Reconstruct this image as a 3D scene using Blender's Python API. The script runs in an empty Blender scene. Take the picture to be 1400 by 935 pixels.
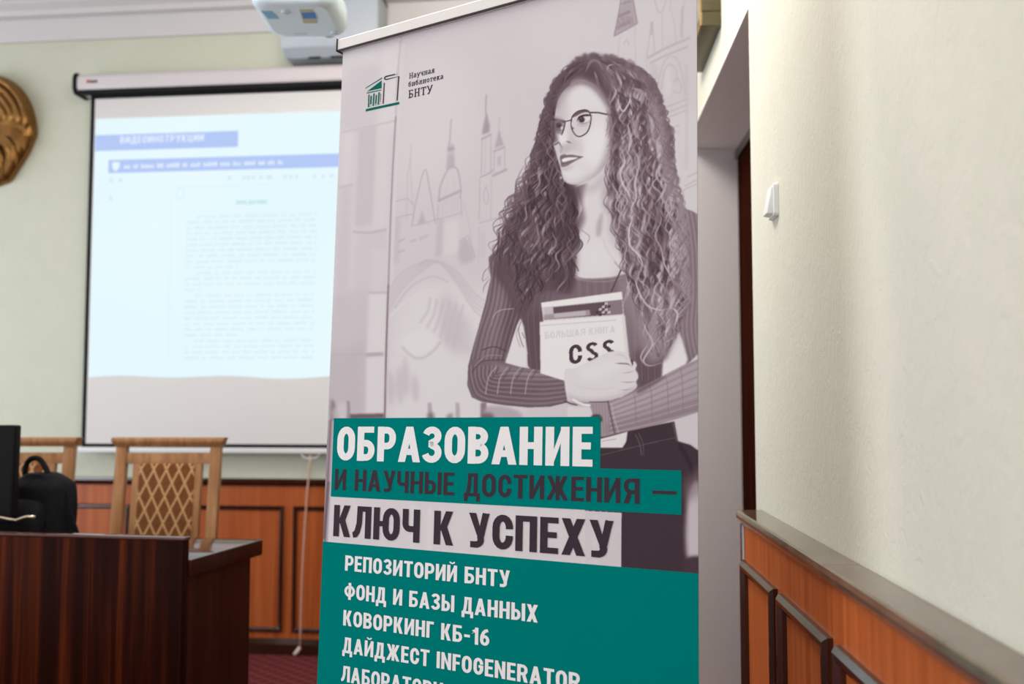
import bpy, bmesh, math, random
import numpy as np
from mathutils import Vector, Matrix
SC = bpy.context.scene
COL = SC.collection
R = math.radians

# ------------------------------------------------------------------ camera
FPX, PITCH, CAMZ = 1330.0, math.atan(85/1330.0), 1.2        # focal length in px of a 1400 px wide frame
cam = bpy.data.cameras.new('camera')
cam.sensor_width = 36; cam.lens = 36*FPX/1400
cam_o = bpy.data.objects.new('camera', cam); COL.objects.link(cam_o)
cam_o.location = (0, 0, CAMZ); cam_o.rotation_euler = (math.pi/2+PITCH, 0, 0)
cam.clip_start = .05
cam.dof.use_dof = True; cam.dof.focus_distance = 1.98; cam.dof.aperture_fstop = 34.2/12.5
SC.camera = cam_o

# ------------------------------------------------------------------ view, world, lights
SC.view_settings.view_transform = 'Standard'
SC.view_settings.look = 'None'
SC.view_settings.gamma = 1
SC.view_settings.use_curve_mapping = False
SC.view_settings.exposure = 0.0
W = bpy.data.worlds.new('world'); SC.world = W; W.use_nodes = True
W.node_tree.nodes['Background'].inputs[0].default_value = (.93, .96, 1, 1)
W.node_tree.nodes['Background'].inputs[1].default_value = 1.16
def area(name, loc, target, sx, sy, power, col):
    l = bpy.data.lights.new(name, 'AREA'); l.shape = 'RECTANGLE'; l.size = sx; l.size_y = sy
    l.energy = power; l.color = col
    o = bpy.data.objects.new(name, l); COL.objects.link(o); o.location = loc
    o.rotation_euler = (Vector(target)-Vector(loc)).to_track_quat('-Z', 'Y').to_euler()
    return o
area('window_daylight', (-5.2, 2.3, 1.35), (.5, 2.5, 1.7), 4.2, 2.4, 122, (.80, .91, 1))
area('hall_windows', (-.25, -3.3, 1.9), (.45, 3.0, 1.6), 1.8, 2.4, 40, (.92, .97, 1))
area('ceiling_lamps', (-1.3, .9, 3.24), (-1.3, .9, 0), 2.8, 2.8, 26, (1, .95, .87))
area('jamb_fill', (-.45, 2.85, 3.24), (.6, 4.0, 1.0), 1.0, 1.2, 72, (1, .95, .9))  # added fill light, no real fixture, brightens the doorway jamb and wall corner

# ------------------------------------------------------------------ helpers
C0 = Vector((0, 0, CAMZ))
CR = Vector((1, 0, 0)); CF = Vector((0, math.cos(PITCH), math.sin(PITCH))); CU = Vector((0, -math.sin(PITCH), math.cos(PITCH)))
def ray(x, y): return CR*((x-700)/FPX)+CF-CU*((y-467.5)/FPX)
def at(x, y, Y): d = ray(x, y); return C0+d*(Y/d.y)                    # point of a sight line at forward distance Y
def onz(x, y, z): d = ray(x, y); return C0+d*((z-CAMZ)/d.z)            # ... at height z
def hit(x, y, P, n): d = ray(x, y); return C0+d*((P-C0).dot(n)/d.dot(n))
def lin(c):
    c = c/255.
    return c/12.92 if c <= .04045 else ((c+.055)/1.055)**2.4
def rgb(r, g, b, k=1.0): return (lin(r)*k, lin(g)*k, lin(b)*k, 1)

class NT:
    def __init__(s, name):
        s.m = bpy.data.materials.new(name); s.m.use_nodes = True
        s.t = s.m.node_tree; s.b = s.t.nodes['Principled BSDF']
    def n(s, kind, **kw):
        nd = s.t.nodes.new(kind)
        for k, v in kw.items():
            if k in ('op',): nd.operation = v
            elif hasattr(nd, k) and k not in ('inputs',): setattr(nd, k, v)
        return nd
    def l(s, a, b): s.t.links.new(a, b)
    def math(s, op, a, b=None):
        nd = s.n('ShaderNodeMath', op=op)
        for i, v in enumerate((a, b)):
            if v is None: continue
            if isinstance(v, (int, float)): nd.inputs[i].default_value = v
            else: s.l(v, nd.inputs[i])
        return nd.outputs[0]
    def mix(s, fac, c1, c2):
        nd = s.n('ShaderNodeMix', data_type='RGBA')
        for i, v in ((0, fac), (6, c1), (7, c2)):
            if isinstance(v, (int, float)): nd.inputs[i].default_value = v
            elif isinstance(v, tuple): nd.inputs[i].default_value = v
            else: s.l(v, nd.inputs[i])
        return nd.outputs[2]
    def coord(s, scale=(1, 1, 1), kind='Object'):
        tc = s.n('ShaderNodeTexCoord'); mp = s.n('ShaderNodeMapping')
        mp.inputs['Scale'].default_value = scale; s.l(tc.outputs[kind], mp.inputs[0])
        return mp.outputs[0]
    def noise(s, co, scale=5, detail=4, rough=.5, dist=0):
        nd = s.n('ShaderNodeTexNoise'); s.l(co, nd.inputs['Vector'])
        nd.inputs['Scale'].default_value = scale; nd.inputs['Detail'].default_value = detail
        nd.inputs['Roughness'].default_value = rough; nd.inputs['Distortion'].default_value = dist
        return nd.outputs[0]
    def ramp(s, fac, stops):
        nd = s.n('ShaderNodeValToRGB'); e = nd.color_ramp.elements
        while len(e) < len(stops): e.new(.5)
        for k, (p, c) in enumerate(stops): e[k].position = p; e[k].color = c
        s.l(fac, nd.inputs[0]); return nd.outputs[0]
    def bump(s, h, strength=.2, dist=.01):
        nd = s.n('ShaderNodeBump'); nd.inputs['Strength'].default_value = strength; nd.inputs['Distance'].default_value = dist
        s.l(h, nd.inputs['Height']); s.l(nd.outputs[0], s.b.inputs['Normal'])
    def set(s, col=None, rough=.5, metal=0, spec=.5):
        if col is not None:
            if isinstance(col, tuple): s.b.inputs['Base Color'].default_value = col
            else: s.l(col, s.b.inputs['Base Color'])
        s.b.inputs['Roughness'].default_value = rough; s.b.inputs['Metallic'].default_value = metal
        s.b.inputs['Specular IOR Level'].default_value = spec
        return s.m
def plain(name, col, rough=.5, metal=0, spec=.5, var=.06, scale=9):
    t = NT(name); nz = t.noise(t.coord(), scale, 4)
    hi = tuple(min(1, c*(1+var)) for c in col[:3])+(1,); lo = tuple(c*(1-var) for c in col[:3])+(1,)
    return t.set(t.mix(nz, lo, hi), rough, metal, spec)
def wood(name, dark, mid, light, grain=(60, 60, 2.2), rough=.4, spec=.4, dist=.6, bands=None):
    t = NT(name); co = t.coord(grain)
    a = t.noise(co, 1, 6, .6, dist)
    c = t.ramp(a, [(.30, dark), (.5, mid), (.72, light)])
    if bands:
        b = t.noise(t.coord(bands[0]), 1, 2, .5, .3)
        c = t.mix(t.ramp(b, [(.38, (0, 0, 0, 1)), (.62, (1, 1, 1, 1))]), bands[1], c)
    t.bump(a, .06, .002)
    return t.set(c, rough, 0, spec)
def emit(name, col, k=1.0):
    t = NT(name); t.t.nodes.remove(t.b)
    e = t.n('ShaderNodeEmission'); e.inputs[0].default_value = col; e.inputs[1].default_value = k
    t.l(e.outputs[0], t.t.nodes['Material Output'].inputs[0]); return t.m

class MB:
    """collects shapes; build() links them as ONE mesh object"""
    def __init__(s): s.bm = bmesh.new()
    def box(s, a, b, bev=0, seg=2, m=0, mat=None):
        x0, x1 = sorted((a[0], b[0])); y0, y1 = sorted((a[1], b[1])); z0, z1 = sorted((a[2], b[2]))
        return s.hexa([(x0,y0,z0),(x1,y0,z0),(x1,y1,z0),(x0,y1,z0)], [(x0,y0,z1),(x1,y0,z1),(x1,y1,z1),(x0,y1,z1)], bev, seg, m, mat)
    def hexa(s, lo, hi, bev=0, seg=2, m=0, mat=None):
        return s.prism(lo, hi, bev, seg, m, mat)
    def prism(s, lo, hi, bev=0, seg=2, m=0, mat=None):
        """loft between two matching rings, capped"""
        t = bmesh.new()
        A = [t.verts.new(p) for p in lo]; B = [t.verts.new(p) for p in hi]; n = len(A)
        fs = [t.faces.new(A[::-1]), t.faces.new(B)]
        for i in range(n): fs.append(t.faces.new((A[i], A[(i+1) % n], B[(i+1) % n], B[i])))
        if bev: bmesh.ops.bevel(t, geom=t.edges[:], offset=bev, segments=seg, profile=.6, affect='EDGES', clamp_overlap=True)
        for f in t.faces: f.material_index = m; f.smooth = bool(bev)
        s.join(t, mat); return s
    def join(s, t, mat=None):
        if mat is not None: bmesh.ops.transform(t, matrix=mat, verts=t.verts)
        bmesh.ops.recalc_face_normals(t, faces=t.faces)
        me = bpy.data.meshes.new('x'); t.to_mesh(me); t.free(); s.bm.from_mesh(me); bpy.data.meshes.remove(me)
    def quad(s, pts, m=0):
        f = s.bm.faces.new([s.bm.verts.new(p) for p in pts]); f.material_index = m; return s
    def sweep(s, prof, p0, p1, ax, up, m=0):
        """extrude a profile [(u,v)] along p0->p1; u along ax, v along up"""
        p0, p1, ax, up = Vector(p0), Vector(p1), Vector(ax), Vector(up)
        return s.prism([p0+ax*u+up*v for u, v in prof], [p1+ax*u+up*v for u, v in prof], m=m)
    def tube(s, pts, r, n=10, m=0, cap=True):
        pts = [Vector(p) for p in pts]; rr = r if isinstance(r, (list, tuple)) else [r]*len(pts)
        t = bmesh.new(); rings = []; side = None
        for i, p in enumerate(pts):
            d = (pts[min(i+1, len(pts)-1)]-pts[max(i-1, 0)]).normalized()
            if side is None: side = d.orthogonal().normalized()
            side = (side-d*side.dot(d)).normalized(); o = d.cross(side)
            rings.append([t.verts.new(p+side*rr[i]*math.cos(2*math.pi*k/n)+o*rr[i]*math.sin(2*math.pi*k/n)) for k in range(n)])
        for a, b in zip(rings, rings[1:]):
            for k in range(n): t.faces.new((a[k], a[(k+1) % n], b[(k+1) % n], b[k]))
        if cap: t.faces.new(rings[0][::-1]); t.faces.new(rings[-1])
        for f in t.faces: f.smooth = True; f.material_index = m
        s.join(t); return s
    def lathe(s, prof, n=24, mat=None, m=0):
        t = bmesh.new(); rings = []
        for r, z in prof: rings.append([t.verts.new((r*math.cos(2*math.pi*k/n), r*math.sin(2*math.pi*k/n), z)) for k in range(n)])
        for a, b in zip(rings, rings[1:]):
            for k in range(n): t.faces.new((a[k], a[(k+1) % n], b[(k+1) % n], b[k]))
        t.faces.new(rings[0][::-1]); t.faces.new(rings[-1])
        for f in t.faces: f.smooth = True; f.material_index = m
        s.join(t, mat); return s
    def build(s, name, mats, parent=None, smooth=None):
        me = bpy.data.meshes.new(name)
        bmesh.ops.remove_doubles(s.bm, verts=s.bm.verts, dist=1e-6)
        s.bm.to_mesh(me); s.bm.free()
        for mt in (mats if isinstance(mats, (list, tuple)) else [mats]): me.materials.append(mt)
        if smooth is not None:
            for p in me.polygons: p.use_smooth = smooth
        o = bpy.data.objects.new(name, me); COL.objects.link(o)
        if parent is not None: o.parent = parent
        return o
def thing(name, label, cat, M, group=None):
    o = bpy.data.objects.new(name, None); COL.objects.link(o); o.matrix_world = M; o.empty_display_size = .1
    o['label'] = label; o['category'] = cat
    if group: o['group'] = group
    return o
def struct(o, label=None):
    o['kind'] = 'structure'
    if label: o['label'] = label
    return o
def frame(P, x, y, z):
    return Matrix(((x[0],y[0],z[0],P[0]),(x[1],y[1],z[1],P[1]),(x[2],y[2],z[2],P[2]),(0,0,0,1)))
Zv = Vector((0, 0, 1))

# ------------------------------------------------------------------ the far wall and the right wall as frames
FARP = onz(390, 893, 0)                                                # foot of the far wall
FU = -ray(-11450, 552); FU.z = 0; FU.normalize()                       # along it, to the right
FV = Zv.cross(FU)                                                      # into it
FM = frame(FARP, FU, FV, Zv)
FMI = FM.inverted()
def fw(px, py, off=0.0):                                               # local (x, 0, z) of a sight line on the far wall, off metres in front
    return FMI @ hit(px, py, FARP-FV*off, FV)
LEDGE = .925
RP = onz(1034, 693, LEDGE); RP.z = 0                                   # corner of the right wall by the doorway
RV = ray(780, 552); RV.z = 0; RV.normalize()                           # along it, away from the viewer
RX = -RV; RY = Zv.cross(RX)                                            # local x towards the viewer, y into the wall
RM = frame(RP, RX, RY, Zv); RMI = RM.inverted()
def rw(px, py, off=0.0): return RMI @ hit(px, py, RP-RY*off, RY)

# ------------------------------------------------------------------ materials of the room
def wallpaper(name, c1, c2, bump):
    t = NT(name); co = t.coord((1, 1, 1))
    a = t.noise(co, 7, 3, .5, 1.5); b = t.noise(co, 46, 5, .65, 2.2); c = t.noise(t.coord((1, 1, .45)), 26, 3, .5, 3.5)
    t.bump(t.math('ADD', t.math('MULTIPLY', b, .6), c), bump, .006)
    return t.set(t.mix(a, c1, c2), .62, 0, .35)
M_far = wallpaper('green_wallpaper', rgb(194, 196, 175), rgb(202, 203, 184), .16)
M_right = wallpaper('cream_wallpaper', rgb(208, 206, 188), rgb(216, 212, 196), .42)
M_white = plain('white_paint', rgb(246, 240, 238), .6, var=.02)
M_ceil = plain('ceiling_paint', rgb(214, 208, 204), .7, var=.02)
M_cornice = plain('cornice_paint', rgb(206, 202, 200), .6, var=.02)
M_panel = wood('orange_wood_panel', rgb(150, 68, 27), rgb(172, 86, 36), rgb(190, 102, 50), (34, 34, 1.1), .42, .35)
M_trim = wood('dark_wood_trim', rgb(34, 16, 10), rgb(48, 24, 16), rgb(62, 34, 24), (30, 30, 3), .14, 1.0)
M_ledge = wood('ledge_wood', rgb(84, 66, 54), rgb(104, 84, 70), rgb(120, 98, 82), (8, 8, 8), .10, 1.0)
M_door = wood('door_wood', rgb(34, 12, 8), rgb(48, 20, 12), rgb(60, 28, 18), (30, 30, 1.5), .6, .0)
def carpet():
    t = NT('red_carpet'); co = t.coord((1, 1, 1))
    sx = t.n('ShaderNodeSeparateXYZ'); t.l(co, sx.inputs[0])
    u = t.math('ADD', sx.outputs[0], sx.outputs[1]); v = t.math('SUBTRACT', sx.outputs[0], sx.outputs[1])
    def ln(q): return t.math('LESS_THAN', t.math('ABSOLUTE', t.math('SUBTRACT', t.math('FRACT', t.math('MULTIPLY', q, 13)), .5)), .09)
    g = t.math('MAXIMUM', ln(u), ln(v)); nz = t.noise(co, 220, 3)
    c = t.mix(nz, rgb(86, 32, 34), rgb(116, 48, 50)); c = t.mix(t.math('MULTIPLY', g, .55), c, rgb(144, 84, 82))
    t.bump(nz, .5, .004)
    return t.set(c, .95, 0, .1)
M_carpet = carpet()

# ------------------------------------------------------------------ the setting
CEIL = 3.30
FARX0, FARX1 = -4.6, (FMI @ Vector((.775, 4.5, 0))).x                    # ends of the far wall
struct(MB().box((-6, -3.5, -.1), (2.2, 6.0, 0)).build('floor', M_carpet), 'dark red carpet with a fine diamond pattern')
struct(MB().box((-6, -3.5, CEIL), (2.2, 6.0, CEIL+.12)).build('ceiling', M_ceil), 'pale ceiling')
o = MB().box((FARX0, 0, 0), (FARX1+.6, .15, CEIL)).build('wall_back', M_far); o.matrix_world = FM; struct(o, 'pale green wallpapered wall behind the projection screen')
# cornice
z0 = fw(200, 52).z
o = MB().sweep([(0, z0), (.018, z0), (.018, 3.185), (.06, 3.19), (.066, 3.215), (.10, 3.235), (.115, 3.25), (.15, 3.262), (.15, CEIL), (0, CEIL)], (FARX0, 0, 0), (FARX1, 0, 0), (0, -1, 0), (0, 0, 1)).build('trim_1', M_cornice)
o.matrix_world = FM; struct(o, 'stepped white cornice along the top of the far wall')
# far panelling
ztop = fw(300, 653).z
o = MB().box((FARX0, -.02, .06), (FARX1, 0, ztop-.03)).build('trim_2', M_panel); o.matrix_world = FM; struct(o, 'orange wood panelling along the foot of the far wall')
far_pan = o
MB().sweep([(0, ztop-.035), (.028, ztop-.035), (.036, ztop-.02), (.05, ztop-.012), (.05, ztop), (0, ztop)], (FARX0, 0, 0), (FARX1, 0, 0), (0, -1, 0), (0, 0, 1)).build('dado_rail', M_trim, far_pan)
xa, xb, xc = fw(175, 700).x, fw(390, 700).x, fw(403, 700).x
zt, zb = fw(300, 690).z, fw(300, 860).z
def moulding(x0, x1, zb, zt, yf, w, d, mat, parent):
    mb = MB()
    pr = [(0, 0), (d*.55, 0), (d, w*.3), (d, w*.6), (d*.5, w), (0, w)]
    A = [(x0, zb), (x1, zb), (x1, zt), (x0, zt)]
    t = bmesh.new(); rings = []
    for i, (x, z) in enumerate(A):
        sx = 1 if x == x0 else -1; sz = 1 if z == zb else -1
        rings.append([t.verts.new((x+sx*v, yf-u, z+sz*v)) for u, v in pr])
    n = len(pr)
    for i in range(4):
        a, b = rings[i], rings[(i+1) % 4]
        for k in range(n): t.faces.new((a[k], a[(k+1) % n], b[(k+1) % n], b[k]))
    mb.join(t)
    return mb.build('panel_moulding', mat, parent)
per = xc-xa
for k in range(-4, 6):
    if xb+k*per < FARX1-.02: moulding(xa+k*per, xb+k*per, zb, zt, -.02, .02, .014, M_trim, far_pan)
o = MB().sweep([(0, 0), (.035, 0), (.035, .05), (.024, .075), (0, .075)], (FARX0, 0, 0), (FARX1, 0, 0), (0, -1, 0), (0, 0, 1)).build('baseboard_back', M_trim); o.matrix_world = FM; struct(o, 'dark baseboard of the far wall')

# right wall with a deep doorway
JX = (RMI @ hit(938, 200, RP, RY)).x                                   # local x of the far side of the doorway (negative = further)
SOF = hit(954, 164, RP, RY).z                                          # height of the soffit
FARL = (RMI @ Vector((.775, 4.5, 0))).x-.12
TH = .32
mb = MB()
mb.box((0, 0, 0), (4.2, TH, CEIL))
mb.box((JX, 0, SOF), (0, TH, CEIL))
JE = RMI @ onz(1008, 205, SOF)                                         # inner end of the far jamb
fp = [(FARL-.3, 0), (JX-.004, 0), (JE.x-.004, JE.y), (JE.x-.004, TH), (FARL-.3, TH)]
mb.prism([(a, b, 0) for a, b in fp], [(a, b, CEIL) for a, b in fp])
o = mb.build('wall_right', M_right); o.matrix_world = RM; struct(o, 'cream embossed wallpaper wall on the right')
# painted lining of the doorway: soffit and far jamb
mb = MB()
mb.prism([(JX-.012, -.002, 0), (JX-.012, -.002, SOF), (JE.x-.012, JE.y, SOF), (JE.x-.012, JE.y, 0)], [(JX, -.002, 0), (JX, -.002, SOF), (JE.x, JE.y, SOF), (JE.x, JE.y, 0)])
mb.prism([(JX, -.002, SOF-.006), (.0, -.002, SOF-.006), (.0, JE.y+.02, SOF-.006), (JE.x, JE.y+.02, SOF-.006)], [(JX, -.002, SOF), (.0, -.002, SOF), (.0, JE.y+.02, SOF), (JE.x, JE.y+.02, SOF)])
o = mb.build('trim_4', M_white); o.matrix_world = RM; struct(o, 'white painted lining of the deep doorway')
dtop = SOF-.045
o = MB().box((JE.x-.002, JE.y, 0), (.0, JE.y+.04, dtop), .004).build('door_1', M_door); o.matrix_world = RM; struct(o, 'dark brown door set deep in the doorway on the right')
MB().box((JE.x, JE.y-.012, dtop), (0, JE.y+.05, SOF-.006), .003).build('door_frame', M_trim, o)
# right panelling with its ledge
fr = -(RMI @ onz(1006, 697, LEDGE)).y                                  # how far the ledge stands out
PX0, PX1 = (RMI @ onz(1006, 697, LEDGE)).x, 4.0
PD = fr-.016
o = MB().box((PX0+.006, -PD, 0), (PX1, 0, LEDGE-.03)).build('trim_3', M_panel); o.matrix_world = RM; struct(o, 'orange wood panelling with a dark ledge on the right wall')
rp = o
JNT = rw(1177, 770).x
for a, b in ((PX0-.004, JNT-.0008), (JNT+.0008, PX1)):
    MB().sweep([(0, LEDGE-.034), (PD+.004, LEDGE-.034), (PD+.010, LEDGE-.026), (fr-.002, LEDGE-.020), (fr, LEDGE-.012), (fr-.002, LEDGE-.003), (fr-.006, LEDGE), (0, LEDGE)], (a, 0, 0), (b, 0, 0), (0, -1, 0), (0, 0, 1)).build('ledge', M_ledge, rp)
MB().box((PX0, -PD-.006, 0), (PX0+.022, 0, LEDGE-.034), .002).build('corner_strip', M_trim, rp)
def rx(px, py): return (RMI @ hit(px, py, RP-RY*fr, RY)).x
e = [(rx(1011, 768), rx(1053, 803)), (rx(1060, 813), rx(1126, 872.5)), (rx(1136, 886), rx(1136, 886)+.46)]
for k in range(3): e.append((e[-1][1]+.05, e[-1][1]+.51))
for a, b in e:
    if b < PX1: moulding(a, b, .13, .802, -PD, .030, .018, M_trim, rp)
# ---- printed photograph of the banner: a small numpy painter (tones 0..255) ----
import math
import numpy as np
AX0, AY0, AX1, AY1, AS = 425, -75, 962, 800, 2
class Paint:
    def __init__(s):
        s.W = (AX1-AX0)*AS; s.H = (AY1-AY0)*AS
        s.c = np.full((s.H, s.W), 204.0)
        s.tmp = np.zeros(s.H*s.W); s.acc = np.zeros(s.H*s.W); s.accw = np.zeros(s.H*s.W)
        s.rng = np.random.RandomState(7)
    def tr(s, pts):
        p = np.asarray(pts, float)
        return (p-np.array([AX0, AY0]))*AS
    @staticmethod
    def smooth(pts, n=8, closed=True):
        p = np.asarray(pts, float); m = len(p)
        out = []
        rng = range(m) if closed else range(m-1)
        t = np.linspace(0, 1, n, endpoint=False)[:, None]
        for i in rng:
            if closed: a, b, c, d = p[(i-1) % m], p[i], p[(i+1) % m], p[(i+2) % m]
            else: a, b, c, d = p[max(i-1, 0)], p[i], p[i+1], p[min(i+2, m-1)]
            out.append(.5*((2*b)+(-a+c)*t+(2*a-5*b+4*c-d)*t*t+(-a+3*b-3*c+d)*t**3))
        r = np.vstack(out)
        if not closed: r = np.vstack([r, p[-1:]])
        return r
    @staticmethod
    def box(a, r):
        if r < 1: return a
        for ax in (0, 1):
            for _ in range(2):
                pad = [(0, 0), (0, 0)]; pad[ax] = (r+1, r)
                b = np.pad(a, pad, mode='edge').cumsum(axis=ax)
                n = a.shape[ax]
                hi = np.take(b, range(2*r+1, 2*r+1+n), axis=ax); lo = np.take(b, range(0, n), axis=ax)
                a = (hi-lo)/(2*r+1)
        return a
    def mask(s, pts, blur=0, sm=True):
        """coverage of a polygon, cut to its box: (y0, x0, mask)"""
        p = s.smooth(pts) if sm else np.asarray(pts, float)
        p = s.tr(p)
        br = int(round(blur*AS))
        x0 = max(int(p[:, 0].min())-3*br-2, 0); x1 = min(int(p[:, 0].max())+3*br+3, s.W)
        y0 = max(int(p[:, 1].min())-3*br-2, 0); y1 = min(int(p[:, 1].max())+3*br+3, s.H)
        if x1 <= x0 or y1 <= y0: return 0, 0, np.zeros((1, 1))
        X = np.arange(x0, x1)+.5
        m = np.zeros((y1-y0, x1-x0), bool)
        q = np.roll(p, -1, axis=0)
        for (ax, ay), (bx, by) in zip(p, q):
            if ay == by: continue
            if ay > by: ax, ay, bx, by = bx, by, ax, ay
            r0 = max(int(np.ceil(ay-.5)), y0); r1 = min(int(np.ceil(by-.5)), y1)
            if r1 <= r0: continue
            Y = np.arange(r0, r1)+.5
            xi = ax+(Y-ay)*(bx-ax)/(by-ay)
            m[r0-y0:r1-y0] ^= X[None, :] < xi[:, None]
        m = m.astype(float)
        if br: m = s.box(m, br)
        return y0, x0, m
    def poly(s, pts, tone, blur=0, a=1.0, sm=True, clip=None):
        y0, x0, m = s.mask(pts, blur, sm)
        if clip is not None: m = m*clip[y0:y0+m.shape[0], x0:x0+m.shape[1]]
        v = s.c[y0:y0+m.shape[0], x0:x0+m.shape[1]]
        v += (tone-v)*m*a
    def full(s, pts, sm=True, blur=0):
        f = np.zeros((s.H, s.W)); y0, x0, m = s.mask(pts, blur, sm)
        f[y0:y0+m.shape[0], x0:x0+m.shape[1]] = m
        return f
    def line(s, pts, w, tone, a=1.0, sm=True, taper=0, clip=None, soft=.6):
        """brush stroke of width w px"""
        p = s.smooth(pts, 8, False) if sm and len(pts) > 2 else np.asarray(pts, float)
        p = s.tr(p)
        d = np.r_[0, np.cumsum(np.hypot(*np.diff(p, axis=0).T))]
        n = max(int(d[-1]/.8), 2)
        t = np.linspace(0, d[-1], n)
        x = np.interp(t, d, p[:, 0]); y = np.interp(t, d, p[:, 1])
        u = t/d[-1]
        r = np.full(n, w*AS/2.)
        if taper: r = r*np.clip(np.minimum(u, 1-u)/taper, .25, 1)
        tv = None
        if np.ndim(tone): tv = np.interp(u, np.linspace(0, 1, len(tone)), tone)
        R = int(np.ceil(w*AS/2+soft*AS+1))
        ix = np.floor(x).astype(int); iy = np.floor(y).astype(int)
        ids = []
        for oy in range(-R, R+1):
            for ox in range(-R, R+1):
                jx = ix+ox; jy = iy+oy
                dd = np.hypot(jx+.5-x, jy+.5-y)
                wgt = np.clip((r-dd)/(soft*AS)+.5, 0, 1)
                ok = (wgt > 0) & (jx >= 0) & (jx < s.W) & (jy >= 0) & (jy < s.H)
                if ok.any():
                    k = jy[ok]*s.W+jx[ok]
                    np.maximum.at(s.tmp, k, wgt[ok]); ids.append(k)
                    if tv is not None: np.add.at(s.acc, k, wgt[ok]*tv[ok]); np.add.at(s.accw, k, wgt[ok])
        if not ids: return
        k = np.unique(np.concatenate(ids))
        al = s.tmp[k]*a; s.tmp[k] = 0
        if tv is not None: tone = s.acc[k]/s.accw[k]; s.acc[k] = 0; s.accw[k] = 0
        if clip is not None: al = al*clip.ravel()[k]
        f = s.c.reshape(-1)
        f[k] += (tone-f[k])*al
    def ell(s, cx, cy, rx, ry, tone, blur=0, a=1.0, rot=0, clip=None):
        t = np.linspace(0, 2*np.pi, 24, endpoint=False)
        X, Y = rx*np.cos(t), ry*np.sin(t); c, q = np.cos(rot), np.sin(rot)
        s.poly(np.c_[cx+X*c-Y*q, cy+X*q+Y*c], tone, blur, a, False, clip)

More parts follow.
